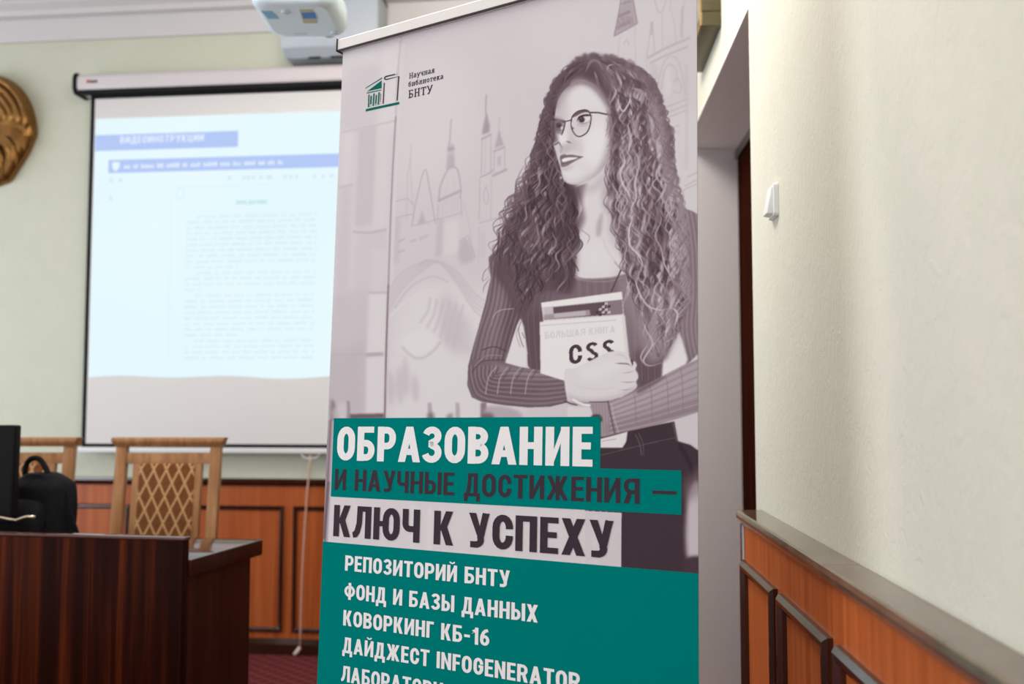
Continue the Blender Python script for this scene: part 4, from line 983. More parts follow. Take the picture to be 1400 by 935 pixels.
# library emblem and its lettering
lx = lambda X_, Y_: bl(480+X_/8.75, 80+Y_/8.75)
def lp(*p): return [lx(*q) for q in p]
lg = flat('library_emblem', [lp((175,635),(578,548),(578,518),(180,604)), lp((192,395),(367,355),(367,262)), lp((172,362),(372,240),(374,226),(176,350)), lp((190,420),(362,382),(362,372),(190,408)),
    lp((203,585),(218,582),(222,430),(208,433)), lp((228,550),(245,547),(250,445),(234,448)), lp((258,570),(274,566),(284,416),(268,419)), lp((288,545),(304,541),(312,434),(296,437)), lp((318,556),(334,552),(346,402),(328,406)), lp((348,525),(354,523),(360,420),(353,421)),
    lp((228,576),(242,573),(242,566),(228,569)), lp((288,560),(302,557),(302,550),(288,553)), lp((344,548),(358,545),(358,540),(344,543))], M_ink_g, .0006)
bk = []
for path, w in (([(385,542),(398,292)], 13), ([(552,505),(572,215),(420,252),(404,246),(404,228),(418,216),(530,190)], 14), ([(540,188),(548,186)], 8)):
    bk += [[lx(*v) for v in q] for q in strip(path, w)]
flat('book_outline', bk, M_ink_d, .0006, lg)
for txt, l0, r0, lt in (('Научная', (695, 243), (1000, 170), (697, 177)), ('библиотека', (684, 340), (1106, 245), (686, 280)), ('БНТУ', (684, 480), (975, 412), (686, 384))):
    p, q = lx(*l0), lx(*r0); zz = level(p, q); cap = (lx(*lt)[1]-p[1])*(1.0 if txt != 'библиотека' else 1.05)
    text_on('emblem_lettering', txt, (p[0], zz), (q[0], zz), cap, M_ink_d, .0006, slab, lg, gap=.05)
# hardware
mb = MB()
rt = bl(469, 69.7)[1]; rh = bl(467.5, 57)[1]-rt
mb.prism([(-BW/2-.004, a, b) for a, b in ((-.013, rt-.002), (-.014, rt), (-.014, rt+rh-.002), (-.012, rt+rh), (.010, rt+rh), (.012, rt+rh-.004), (.012, rt), (.010, rt-.002))], [(BW/2+.004, a, b) for a, b in ((-.013, rt-.002), (-.014, rt), (-.014, rt+rh-.002), (-.012, rt+rh), (.010, rt+rh), (.012, rt+rh-.004), (.012, rt), (.010, rt-.002))])
rail = mb.build('top_rail', M_alu, banner)
MB().box((-BW/2-.002, -.0135, rt-.005), (BW/2+.002, -.0100, rt-.001)).build('rail_seam', M_black, rail)
for s_ in (-1, 1):
    MB().box((s_*(BW/2+.004), -.017, rt-.006), (s_*(BW/2+.0065), .015, rt+rh+.001), .001).build('rail_cap', M_black, rail)
MB().prism([(-BW/2-.01, a, b) for a, b in ((-.06, .012), (-.055, .06), (-.02, .085), (.03, .085), (.06, .055), (.06, .012))], [(BW/2+.01, a, b) for a, b in ((-.06, .012), (-.055, .06), (-.02, .085), (.03, .085), (.06, .055), (.06, .012))], .004).build('base_case', M_alu, banner)
for x_ in (-.3, .3): MB().box((x_-.02, -.16, 0), (x_+.02, .16, .014), .004).build('foot', M_alu, banner)
MB().tube([(0, .035, .07), (0, .03, 1.0), (0, .02, rt+.01)], .009).build('support_pole', M_alu, banner)
# ------------------------------------------------------------------ projection screen on the far wall
M_scr = plain('screen_fabric', rgb(216, 213, 210), .8, 0, .1, .01)
M_case = plain('screen_case', rgb(206, 198, 198), .45, 0, .4, .02)
M_bord = plain('black_border', rgb(20, 21, 23), .7, 0, .2)
M_plw = plain('white_plastic', rgb(226, 226, 224), .4, 0, .45, .02)
OFF = .07
s0 = fw(120, 300, OFF); xL = s0.x
top = fw(122, 128, OFF).z; bot = fw(111, 611, OFF).z
xR = xL+2.10
scm = frame(FM @ Vector(((xL+xR)/2, -OFF, bot)), FU, FV, Zv)
screen = thing('projection_screen', 'pull-down projection screen showing a lit page of text', 'projection screen', scm)
SI = scm.inverted()
def sp(px, py, off=OFF):                                               # local (x, z) on the screen
    v = SI @ hit(px, py, FM @ Vector((0, -off, 0)), FV); return v.x, v.z
hw = (xR-xL)/2; H = top-bot
cs0, cs1 = sp(103, 122)[0], None
ch = sp(103, 105)[1]
case = MB().prism([(-hw-.055, a, b) for a, b in ((-.03, H-.004), (-.045, H+.02), (-.045, ch-.02), (-.03, ch), (OFF, ch), (OFF, H-.004))], [(hw+.055, a, b) for a, b in ((-.03, H-.004), (-.045, H+.02), (-.045, ch-.02), (-.03, ch), (OFF, ch), (OFF, H-.004))], .006).build('case', M_case, screen)
for s_ in (-1, 1): MB().prism([(s_*(hw+.055), a, b) for a, b in ((-.034, H-.012), (-.05, H+.016), (-.05, ch-.016), (-.034, ch+.008), (OFF, ch+.008), (OFF, H-.012))], [(s_*(hw+.075), a, b) for a, b in ((-.034, H-.012), (-.05, H+.016), (-.05, ch-.016), (-.034, ch+.008), (OFF, ch+.008), (OFF, H-.012))], .004).build('end_cap', M_bord, case)
MB().box((-hw-.05, -.04, H-.012), (hw+.05, .0, H+.008), .003).build('case_slot', M_bord, case)
a_, b_ = sp(116, 112, OFF+.045), sp(131, 109, OFF+.045)
mbl = MB(); mbl.box((-hw+.0, -.0465, ch-.05), (-hw+.018, -.0452, ch-.035)); mbl.build('maker_mark', plain('red_mark', rgb(180, 40, 44), .5), case)
for k in range(3): MB().box((-hw+.022+k*.012, -.0465, ch-.05), (-hw+.031+k*.012, -.0452, ch-.038)).build('maker_mark', M_bord, case)
MB().box((-hw+.018, -.001, .014), (hw-.018, .001, H)).build('fabric', M_scr, screen)
MB().box((-hw, -.0015, 0), (-hw+.022, .0015, H)).box((hw-.022, -.0015, 0), (hw, .0015, H)).box((-hw, -.0015, 0), (hw, .0015, .018)).box((-hw, -.0015, H-.03), (hw, .0015, H)).build('border', M_bord, screen)
zbar = sp(300, 619)[1]
bar = MB().prism([(-hw-.01, a, b) for a, b in ((-.014, zbar), (-.017, -.004), (-.008, .0), (.012, .0), (.014, zbar))], [(hw+.01, a, b) for a, b in ((-.014, zbar), (-.017, -.004), (-.008, .0), (.012, .0), (.014, zbar))], .002).build('bottom_bar', M_plw, screen)
# pull cord with its toggle
p0 = sp(425, 620, OFF); p1 = sp(411, 884, OFF-.02)
pts = []
for k in range(13):
    t_ = k/12; pts.append((p0[0]+(p1[0]-p0[0])*t_-.012*math.sin(t_*3.1), -.004+.018*math.sin(t_*2), p0[1]+(p1[1]-p0[1])*t_))
crd = MB().tube(pts, .0042, 8).build('pull_cord', plain('cord', rgb(212, 170, 150), .7), screen)
e_ = pts[-1]; MB().tube([e_, (e_[0]-.012, e_[1], e_[2]-.02), (e_[0]-.026, e_[1], e_[2]-.036)], [.008, .010, .009], 10).build('toggle', plain('cream_toggle', rgb(236, 220, 204), .5), crd)
MB().tube([(p0[0]-.05, -.004, p0[1]+.004), (p0[0]-.03, -.008, p0[1]-.02), (p0[0], -.006, p0[1]-.024), (p0[0]+.03, -.008, p0[1]-.02), (p0[0]+.05, -.004, p0[1]+.004)], .003, 8).build('cord_loop', M_plw, screen)
# the projected page (light on the screen)
M_p0 = None
def page_mat():
    t = NT('projected_page'); t.t.nodes.remove(t.b)
    nz = t.noise(t.coord((1, 1, 1)), 1.3, 2)
    c = t.mix(nz, rgb(222, 247, 254), rgb(240, 253, 255))
    e = t.n('ShaderNodeEmission'); t.l(c, e.inputs[0]); e.inputs[1].default_value = 1.0
    t.l(e.outputs[0], t.t.nodes['Material Output'].inputs[0]); return t.m
M_page = page_mat()
M_bar = emit('projected_blue', rgb(182, 202, 248)); M_ptx = emit('projected_grey', rgb(214, 236, 243)); M_pwh = emit('projected_white', rgb(236, 248, 255)); M_pgr = emit('projected_teal', rgb(172, 214, 222))
tl, bl_ = sp(130, 163), sp(123, 516)
px0 = .5*(tl[0]+bl_[0]); pz0, pz1 = bl_[1], tl[1]
px1 = xR and hw-.10
page_bits = []; page_parts = []
def scr(name, polys, mat, y):
    (page_parts if name in ('title_bar', 'menu_bar', 'title_lettering') else page_bits).append((name, polys, mat, y))
def srect(x0, y0, x1, y1):
    a, b = sp(x0, y0), (sp(x1, y0)[0], sp(x0, y1)[1]); return [(a[0], b[1]), (b[0], b[1]), (b[0], a[1]), (a[0], a[1])]
def spt(x, y): return sp(x, y)
ZB = lambda y0, y1: None
a = sp(130, 181); b = sp(326, 179); d = sp(326, 201)
scr('title_bar', [[(px0, d[1]), (b[0], d[1]), (b[0], b[1]), (px0, b[1])]], M_bar, .0032)
a = sp(149, 219); d = sp(149, 237)
scr('menu_bar', [[(a[0], d[1]), (px1-.06, d[1]), (px1-.06, a[1]), (a[0], a[1])]], M_bar, .0032)
def stext(name, text, l, r, cap, mat, s=.15):
    g, wd = lay(text, s=s, gap=.17); p, q = sp(*l), sp(*r); k = (q[0]-p[0])/wd
    return scr(name, [[(p[0]+x*k, p[1]+y*cap) for x, y in v] for v in g], mat, .004)
stext('title_lettering', 'ВИДЕОИНСТРУКЦИИ', (165, 196.5), (279, 193), .036, M_pwh)
scr('shield_mark', [[sp(154, 222), sp(164, 221.6), sp(164, 229), sp(159, 235), sp(154, 230)][::-1]], M_pwh, .004)
rnd = random.Random(4)
def words(l, x1, h, mat, y, name):
    p = sp(*l); q = sp(x1, l[1]); x = p[0]; out = []
    while x < q[0]:
        w = .022+.06*rnd.random(); e2 = min(x+w, q[0]); n = max(int((e2-x)/.011), 1)
        for k in range(n):
            xx = x+(e2-x)*k/n; hh = h*(.75+.45*rnd.random()); out.append([(xx, p[1]), (xx+.0075, p[1]), (xx+.0075, p[1]+hh), (xx, p[1]+hh)])
        x = e2+.014
    return scr(name, out, mat, y)
words((170, 231), 388, .02, M_pwh, .004, 'menu_lettering')
stext('page_heading', 'ВВЕДЕНИЕ', (324, 279.5), (366, 278), .018, M_pgr)
out = []
for (x0, y0, x1, y1) in ((235, 256, 235.5, 492), (235, 255.5, 455, 256)): out.append(srect(x0, y0, x1, y1))
for q in ((242, 258, 243, 272), (251, 258, 252, 272), (242, 258, 252, 259), (242, 271, 252, 272)): out.append(srect(*q))
for x_ in (150, 163): out.append(srect(x_, 244, x_+5, 249))
out.append(srect(150, 269, 154, 274))
for x_ in (312, 332, 338, 345, 355, 365, 369, 388, 396, 404, 428, 440, 452): out.append(srect(x_, 241-(x_-312)*.02, x_+4, 246-(x_-312)*.02))
scr('page_frame', out, M_ptx, .0034)
yy = 295.0; first = {0, 9, 17, 25, 33}
for k in range(26):
    ind = 14 if k in (0, 10, 14, 22) else 0
    end = 434 if k not in (9, 13, 21) else 330
    if k == 13: end = 276
    y_l = 295+k*7.72; sk_ = -k*.18
    words((256+ind+sk_, y_l+3), end+sk_, .011, M_ptx, .0034, 'page_lettering')

nb = 24
wav = [.006*math.sin(k*.9)+.004*math.sin(k*.37) for k in range(nb+1)]
page = MB()
page.bm.faces.new([page.bm.verts.new((px0+(px1-px0)*k/nb, -.0025, pz0+wav[k])) for k in range(nb+1)]+[page.bm.verts.new((px1, -.0025, pz1)), page.bm.verts.new((px0, -.0025, pz1))])
pmats = [M_page]
for nm, polys, mt, y in page_bits:
    if mt not in pmats: pmats.append(mt)
    for q in polys: page.quad([(x, -y, z) for x, z in q], pmats.index(mt))
page = page.build('projected_page', pmats, screen)
for nm, polys, mt, y in page_parts:
    mb = MB()
    for q in polys: mb.quad([(x, -y, z) for x, z in q])
    mb.build(nm, mt, page)

# ------------------------------------------------------------------ bronze emblem on the wall
def bronze():
    t = NT('bronze'); nz = t.noise(t.coord((1, 1, 1)), 14, 5, .6, 1)
    t.bump(nz, .25, .01)
    return t.set(t.mix(nz, rgb(98, 66, 34), rgb(172, 126, 70)), .3, .9)
M_bronze = bronze()
ec = fw(-22, 180); er = abs(fw(-22, 103).z-ec.z)
em = frame(FM @ Vector((ec.x, 0, ec.z)), FU, FV, Zv)
emb = thing('wall_emblem', 'round bronze relief emblem with a ribboned wreath on green wall', 'emblem', em)
outl = [(0, 1.0), (.26, .97), (.52, .87), (.75, .66), (.92, .34), (1.0, -.02), (.95, -.22), (.84, -.46), (.68, -.70), (.56, -.88), (.47, -.93), (.26, -.99), (0, -1.03)]
sm = Paint.smooth(outl+[(-x, y) for x, y in outl[-2:0:-1]], 4)
nr = len(sm); t = bmesh.new(); rings = []
for q, dep in ((1.0, 0), (1.0, .02), (.97, .036), (.90, .05), (.80, .058), (.7, .06), (.55, .058), (.3, .05), (.05, .05)):
    ring = []
    for k, (x, y) in enumerate(sm):
        th = math.atan2(y, x); dd = dep
        if .5 < q < .95: dd += .008*abs(math.sin(th*26+q*30))*(1 if y > -.5 else .2)
        ring.append(t.verts.new((x*q*er, -dd, y*q*er)))
    rings.append(ring)
for a, b in zip(rings, rings[1:]):
    for k in range(nr): t.faces.new((a[k], a[(k+1) % nr], b[(k+1) % nr], b[k]))
t.faces.new(rings[-1])
for f_ in t.faces: f_.smooth = True
mb = MB(); mb.join(t); mb.build('disc', M_bronze, emb)
for s_ in (-1, 1):
    for j, q in enumerate((.90, .78, .66, .54)):                       # stalks of the wreath bending round each side
        pts = []
        for k in range(15):
            th = R(-4+j*4+k*(88-j*5)/14.); pts.append((s_*q*er*math.cos(th), -.052-.010*math.sin(k*.22), q*er*math.sin(th)+.01))
        MB().tube(pts, [.006]+[.016]*13+[.008], 8).build('wreath_stalk', M_bronze, emb)
    for k, (a_, q) in enumerate(((-62, .82), (-74, .74), (-54, .62), (-68, .56))):
        MB().lathe([(.001, .02), (.018, .016), (.03, .0)], 14, Matrix.Translation((s_*q*er*math.cos(R(a_)), -.05, q*er*math.sin(R(a_)))) @ Matrix.Rotation(math.pi/2, 4, 'X')).build('flower', M_bronze, emb)
    for a0, a1 in ((-8, -20), (-24, -38), (-44, -58)):                 # ribbon folds across the wreath
        mb = MB()
        for w_ in range(1):
            pts = []
            for k in range(9):
                u = k/8; q = .42+.56*u; th = R(a0+(a1-a0)*u+6*math.sin(u*3))
                pts.append((s_*q*er*math.cos(th), -.062-.016*math.sin(u*3.14), q*er*math.sin(th)))
            L_ = [(x, y, z+.028) for x, y, z in pts]; B_ = [(x, y-.004, z-.028) for x, y, z in pts]
            for k in range(8): mb.prism([L_[k], L_[k+1], B_[k+1], B_[k]], [(x, y-.008, z) for x, y, z in (L_[k], L_[k+1], B_[k+1], B_[k])])
        mb.build('ribbon', M_bronze, emb)
mb = MB(); mb.lathe([(.001, .0), (.30*er, .0), (.36*er, .012), (.34*er, .03), (.24*er, .05), (.001, .058)], 32, Matrix.Translation((0, -.05, .02)) @ Matrix.Rotation(math.pi/2, 4, 'X')); mb.build('globe', M_bronze, emb)
mb = MB()
for k in range(9): mb.tube([(0, -.06, -.15*er), (.5*er*math.sin(R(-80+k*20)), -.066, -.15*er+.62*er*math.cos(R(-80+k*20)))], [.012, .003], 6)
mb.build('sun_ray', M_bronze, emb)

M_dgrey = plain('dark_grey', rgb(84, 92, 92), .6)
# ------------------------------------------------------------------ air conditioner under the cornice
M_ac = plain('ac_plastic', rgb(176, 183, 190), .35, 0, .5, .02)  # white casing; its shade is put into this grey-blue colour
ax0, ax1 = fw(383, 84, .2).x, fw(517, 40, .2).x
az0 = fw(385, 80, .13).z; az1 = 3.18
aw = (ax1-ax0)
acm = frame(FM @ Vector(((ax0+ax1)/2, 0, az0)), FU, FV, Zv)
ac = thing('air_conditioner', 'white wall air conditioner under the cornice above the projection screen', 'air conditioner', acm)
ah = az1-az0
prof = [(-.004, .0), (-.13, .0), (-.185, .03), (-.2, .07), (-.2, ah-.03), (-.185, ah), (-.004, ah)]
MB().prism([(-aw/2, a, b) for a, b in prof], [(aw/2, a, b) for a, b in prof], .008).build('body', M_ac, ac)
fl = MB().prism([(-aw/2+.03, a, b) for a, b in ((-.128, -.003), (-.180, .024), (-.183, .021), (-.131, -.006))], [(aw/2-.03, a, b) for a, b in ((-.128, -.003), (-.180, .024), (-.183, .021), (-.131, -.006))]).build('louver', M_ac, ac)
for x_, w_ in ((-.09, .06), (.03, .08), (.17, .05)): MB().box((x_-w_/2, -.14, -.008), (x_+w_/2, -.127, .004)).build('vent_slot', M_bord, fl)
MB().box((-aw/2+.03, -.1325, -.0075), (aw/2-.03, -.1255, -.001)).build('louver_gap', M_dgrey, fl)
MB().box((-.004, -.203, .08), (.004, -.1995, ah-.03)).build('panel_seam', plain('grey_plastic', rgb(150, 152, 158), .5), ac)
MB().box((-aw/2-.002, -.19, ah-.018), (aw/2+.002, -.01, ah-.006), .002).build('intake_grille', M_bord, ac)

# ------------------------------------------------------------------ projector hanging from the ceiling
M_prj = plain('projector_plastic', rgb(226, 246, 252), .35, 0, .5, .01)  # white housing; the cyan glow on its underside is tinted into the colour
pz = 2.45
n0, n1_ = onz(338, 4, pz), onz(455, 4, pz); f0, f1 = onz(362, 51, pz), onz(450, 51, pz)
cxp = (n0.x+n1_.x)/2; pw = n1_.x-n0.x; yn, yf = n0.y, f0.y+.02
prm = frame((cxp, (yn+yf)/2, pz), (1, 0, 0), (0, 1, 0), (0, 0, 1))
prj = thing('ceiling_projector', 'white projector hanging from the ceiling', 'projector', prm)
hd = (yf-yn)/2
def rrect(hx, hy, r, z, n=6):
    o = []
    for sx, sy, a0 in ((1, 1, 0), (-1, 1, 90), (-1, -1, 180), (1, -1, 270)):
        o += [(sx*(hx-r)+r*math.cos(R(a0+90*k/n)), sy*(hy-r)+r*math.sin(R(a0+90*k/n)), z) for k in range(n+1)]
    return o
t = bmesh.new(); rings = [[t.verts.new(p) for p in rrect(pw/2-i_, hd-i_, .05, z_)] for i_, z_ in ((.028, 0), (.012, .006), (.003, .02), (0, .04), (0, .085), (.006, .1), (.02, .106))]
for a, b in zip(rings, rings[1:]):
    for k in range(len(a)): t.faces.new((a[k], a[(k+1) % len(a)], b[(k+1) % len(a)], b[k]))
t.faces.new(rings[0][::-1]); t.faces.new(rings[-1])
for f_ in t.faces: f_.smooth = len(f_.verts) == 4
mb = MB(); mb.join(t); mb.build('housing', M_prj, prj)
PI_ = prm.inverted()
stq = [PI_ @ onz(*q, pz) for q in ((409, 12.5), (428, 12.5), (434.5, 31), (415, 31.5))]
st = MB().prism([(v.x, v.y, -.0012) for v in stq], [(v.x, v.y, .0004) for v in stq]).build('rating_label', plain('khaki_label', rgb(196, 200, 160), .6), prj)
stq = [PI_ @ onz(*q, pz) for q in ((412, 17), (430.5, 16.5), (432.5, 24.5), (414.5, 25))]
MB().prism([(v.x, v.y, -.0018) for v in stq], [(v.x, v.y, -.0006) for v in stq]).build('blue_patch', plain('blue_ink', rgb(20, 120, 210), .5), st)
M_pale = plain('pale_foot', rgb(206, 226, 236), .6)
for x_, y_ in ((-.03, -.085), (.095, .09)):
    MB().lathe([(.012, -.004), (.014, -.002), (.014, .004)], 16, Matrix.Translation((x_, y_, 0))).build('rubber_foot', M_pale, prj)
MB().prism([(x*.022-.085, y*.03-.06, -.001) for x, y in ((-1, -1), (.6, -1), (1, 1), (-.6, 1))], [(x*.022-.085, y*.03-.06, .002) for x, y in ((-1, -1), (.6, -1), (1, 1), (-.6, 1))]).build('air_vent', plain('blue_grey_vent', rgb(120, 190, 226), .5), prj)
MB().box((-.045, hd-.052, -.0006), (.0, hd-.048, .002)).build('maker_lettering', plain('pale_print', rgb(170, 184, 196), .6), prj)
MB().lathe([(.03, -.02), (.034, 0), (.034, .03)], 20, Matrix.Translation((.06, hd-.003, .05)) @ Matrix.Rotation(-math.pi/2, 4, 'X')).build('lens', M_black, prj)
MB().box((-.05, -.05, .104), (.05, .05, .116), .003).lathe([(.018, .11), (.018, CEIL-pz-.02), (.06, CEIL-pz-.015), (.06, CEIL-pz-.001)], 20).build('ceiling_mount', M_plw, prj)

# ------------------------------------------------------------------ desk
M_desk = wood('mahogany_veneer', rgb(24, 7, 3), rgb(44, 13, 6), rgb(104, 44, 12), (20, 20, .6), .3, .05, .4, ((13, 13, .22), rgb(28, 8, 4)))
M_desks = wood('dark_mahogany', rgb(40, 17, 12), rgb(54, 24, 17), rgb(66, 31, 22), (30, 30, 1.2), .3, .1)
M_dtop = wood('polished_top', rgb(50, 26, 20), rgb(70, 38, 28), rgb(88, 50, 36), (1.5, 26, 26), .09, .8)
dp = onz(250, 768, .76); dp.z = 0
dm = Matrix.Translation(dp) @ Matrix.Rotation(R(-10.5), 4, 'Z')
desk = thing('desk', 'dark mahogany desk with a raised front panel and polished top', 'desk', dm)
DI = dm.inverted()
fh = (at(250, 738, dp.y)).z
dback = (DI @ onz(358, 737, .76))
DL, DD = -1.9, dback.y
MB().box((DL, 0, .0), (0, .034, fh), .003).build('front_panel', M_desk, desk)
MB().box((DL, -.002, fh-.004), (.002, .037, fh+.006), .003).build('panel_cap', M_dtop, desk)
xo = .022
dt_ = MB().prism([(DL, .034, .71), (.006, .034, .71), (xo, DD, .71), (DL, DD, .71)], [(DL, .034, .76), (.006, .034, .76), (xo, DD, .76), (DL, DD, .76)], .004).build('desktop', [M_dtop, M_desks], desk)
for p_ in dt_.data.polygons: p_.material_index = 0 if p_.normal.z > .6 else 1
MB().box((-.028, .034, 0), (-.004, DD-.035, .71)).build('side_panel', M_desks, desk)
MB().box((DL, .034, 0), (DL+.024, DD-.035, .71)).build('side_panel', M_desks, desk)
pd = MB().box((-.42, .09, .12), (-.03, DD-.05, .70), .002).build('drawer_pedestal', M_desks, desk)
for k in range(3): 
    dr = MB().box((-.415, DD-.05, .13+k*.19), (-.035, DD-.034, .31+k*.19), .003).build('drawer', M_desks, desk)
    MB().tube([(-.26, DD-.034, .22+k*.19), (-.26, DD-.016, .22+k*.19), (-.19, DD-.016, .22+k*.19), (-.19, DD-.034, .22+k*.19)], .005, 8).build('drawer_handle', M_alu, dr)
MB().box((DL+.02, .05, .0), (-.42, .07, .1)).build('kick_rail', M_desks, desk)

# ------------------------------------------------------------------ chairs behind the desk
M_oak = wood('oak', rgb(136, 92, 54), rgb(162, 114, 72), rgb(182, 136, 92), (40, 40, 2.5), .4, .35)
def lattice():
    t = NT('lattice_upholstery'); co = t.coord((1, 1, 1)); sx = t.n('ShaderNodeSeparateXYZ'); t.l(co, sx.inputs[0])
    u = t.math('MULTIPLY', sx.outputs[0], 1/.0485); v = t.math('MULTIPLY', sx.outputs[2], 1/.1)
    def ln(q, w): return t.math('LESS_THAN', t.math('ABSOLUTE', t.math('SUBTRACT', t.math('FRACT', q), .5)), w)
    p = t.math('ADD', u, v); q = t.math('SUBTRACT', u, v)
    dots = t.math('GREATER_THAN', t.math('FRACT', t.math('MULTIPLY', sx.outputs[2], 110)), .32)
    g = t.math('MULTIPLY', t.math('MAXIMUM', ln(p, .085), ln(q, .085)), dots)
    nz = t.noise(co, 60, 4)
    base = t.mix(nz, rgb(92, 52, 26), rgb(132, 82, 46))
    t.bump(nz, .3, .003)
    return t.set(t.mix(g, base, rgb(214, 172, 122)), .85, 0, .15)
M_lat = lattice()
CH = {}
def make_chair(px, Y, rz, label):
    top_ = at(px, 598, Y)
    Hc = top_.z
    M = Matrix.Translation((top_.x, Y-.0, 0)) @ Matrix.Rotation(R(rz), 4, 'Z')
    ch_ = thing('dining_chair', label, 'chair', M, 'chairs behind the desk')
    lean = .13                                                          # back leans away: y grows with height above the seat
    def yb(z): return lean*(z-Hc) if z > .45 else lean*(.45-Hc)
    w = .201
    def post(x0, x1, za, zb, y0, y1):
        return [(x0, y0+yb(za), za), (x1, y0+yb(za), za), (x1, y1+yb(za), za), (x0, y1+yb(za), za)], [(x0, y0+yb(zb), zb), (x1, y0+yb(zb), zb), (x1, y1+yb(zb), zb), (x0, y1+yb(zb), zb)]
    for s_ in (-1, 1):
        mb = MB(); a, b = sorted((s_*w, s_*(w-.04)))
        mb.prism(*post(a, b, .44, Hc-.03, -.018, .018), bev=.003)
        y_ = yb(.44); mb.prism([(a, .05+y_-.016, 0), (b, .05+y_-.016, 0), (b, .05+y_+.016, 0), (a, .05+y_+.016, 0)], [(a, y_-.018, .445), (b, y_-.018, .445), (b, y_+.018, .445), (a, y_+.018, .445)], .003)
        mb.build('back_leg', M_oak, ch_)
        MB().prism([(s_*.17-.016, -.44, 0), (s_*.17+.016, -.44, 0), (s_*.17+.016, -.408, 0), (s_*.17-.016, -.408, 0)], [(s_*.17-.02, -.445, .42), (s_*.17+.02, -.445, .42), (s_*.17+.02, -.405, .42), (s_*.17-.02, -.405, .42)], .003).build('front_leg', M_oak, ch_)
        a, b = sorted((s_*.132, s_*.104)); MB().prism(*post(a, b, .5, Hc-.099, -.012, .012), bev=.002).build('stile', M_oak, ch_)
    pr = [(-.026, 0), (-.030, .008), (-.034, .014), (-.036, .02), (-.036, .026), (-.03, .034), (.03, .034), (.03, .0)]
    zc = Hc-.034
    mb = MB(); lo = []; 
    x0 = w+.004; x1 = w+.014
    mb.prism([(-x0 if v < .02 else -x1, u, zc+v) for u, v in pr], [(x0 if v < .02 else x1, u, zc+v) for u, v in pr]); mb.build('crest_rail', M_oak, ch_)
    z0_, z1_ = Hc-.10, Hc-.058
    MB().prism(*post(-w+.04, w-.04, z0_, z1_, -.012, .012), bev=.002).build('cross_rail', M_oak, ch_)
    MB().prism(*post(-w+.04, w-.04, .50, .54, -.012, .012), bev=.002).build('lower_rail', M_oak, ch_)
    mb = MB(); g_ = 8
    za, zb = .54, z0_
    mb.prism([(-.106, -.020+yb(za), za), (.106, -.020+yb(za), za), (.106, .014+yb(za), za), (-.106, .014+yb(za), za)], [(-.106, -.020+yb(zb), zb), (.106, -.020+yb(zb), zb), (.106, .014+yb(zb), zb), (-.106, .014+yb(zb), zb)], .007, 3)
    mb.build('back_upholstery', M_lat, ch_)
    ys = yb(.45)
    MB().prism([(-.20, -.46, .42), (.20, -.46, .42), (.19, ys-.02, .42), (-.19, ys-.02, .42)], [(-.20, -.46, .475), (.20, -.46, .475), (.19, ys-.02, .475), (-.19, ys-.02, .475)], .016, 3).build('seat_cushion', M_lat, ch_)
    MB().box((-.17, -.435, .36), (.17, -.415, .42)).box((-.185, -.43, .36), (-.165, ys, .42)).box((.165, -.43, .36), (.185, ys, .42)).build('apron', M_oak, ch_)
    return ch_
make_chair(233, 3.78, 0, 'oak chair with brown lattice back behind the desk, in the open')
make_chair(34, 3.80, 0, 'oak chair at left, half hidden behind the black backpack and monitor')

# ------------------------------------------------------------------ monitor at the left edge
M_mon = plain('monitor_black', rgb(10, 9, 11), .5, 0, .12, .05)
M_chr = plain('chrome', rgb(220, 200, 176), .2, .9)
DT = .76
mp = at(25, 581, 3.04)
mtop = mp.z; mw = .52
mm = frame((mp.x-mw/2, 3.04, DT), (math.cos(R(-6)), math.sin(R(-6)), 0), (-math.sin(R(-6)), math.cos(R(-6)), 0), (0, 0, 1))
mon = thing('computer_monitor', 'black computer monitor seen from behind at the left edge of the desk', 'monitor', mm)
mh = mtop-DT
MB().prism([(-mw/2, -.006, .075), (mw/2+.006, -.006, .075), (mw/2+.006, .03, .075), (-mw/2, .03, .075)], [(-mw/2, .012, mh), (mw/2, .012, mh), (mw/2, .045, mh), (-mw/2, .045, mh)], .008, 3).build('housing', M_mon, mon)
MB().box((-.04, .0, .01), (.04, .03, .12), .006).build('stand_neck', M_mon, mon)
MB().prism([(x, y+.03, z) for x, y, z in rrect(.13, .07, .03, .0)], [(x, y+.03, z) for x, y, z in rrect(.125, .065, .03, .012)]).build('stand_base', M_mon, mon)
MI_ = mm.inverted(); tr = []
for q in ((-60, 703), (-30, 706), (0, 707), (12, 709.5), (22, 711), (30, 708), (37, 706), (48, 706.5)):
    v = MI_ @ at(*q, 2.99); tr.append((v.x, v.y, v.z))
MB().tube(tr, .0045, 8).build('chrome_trim', M_chr, mon)

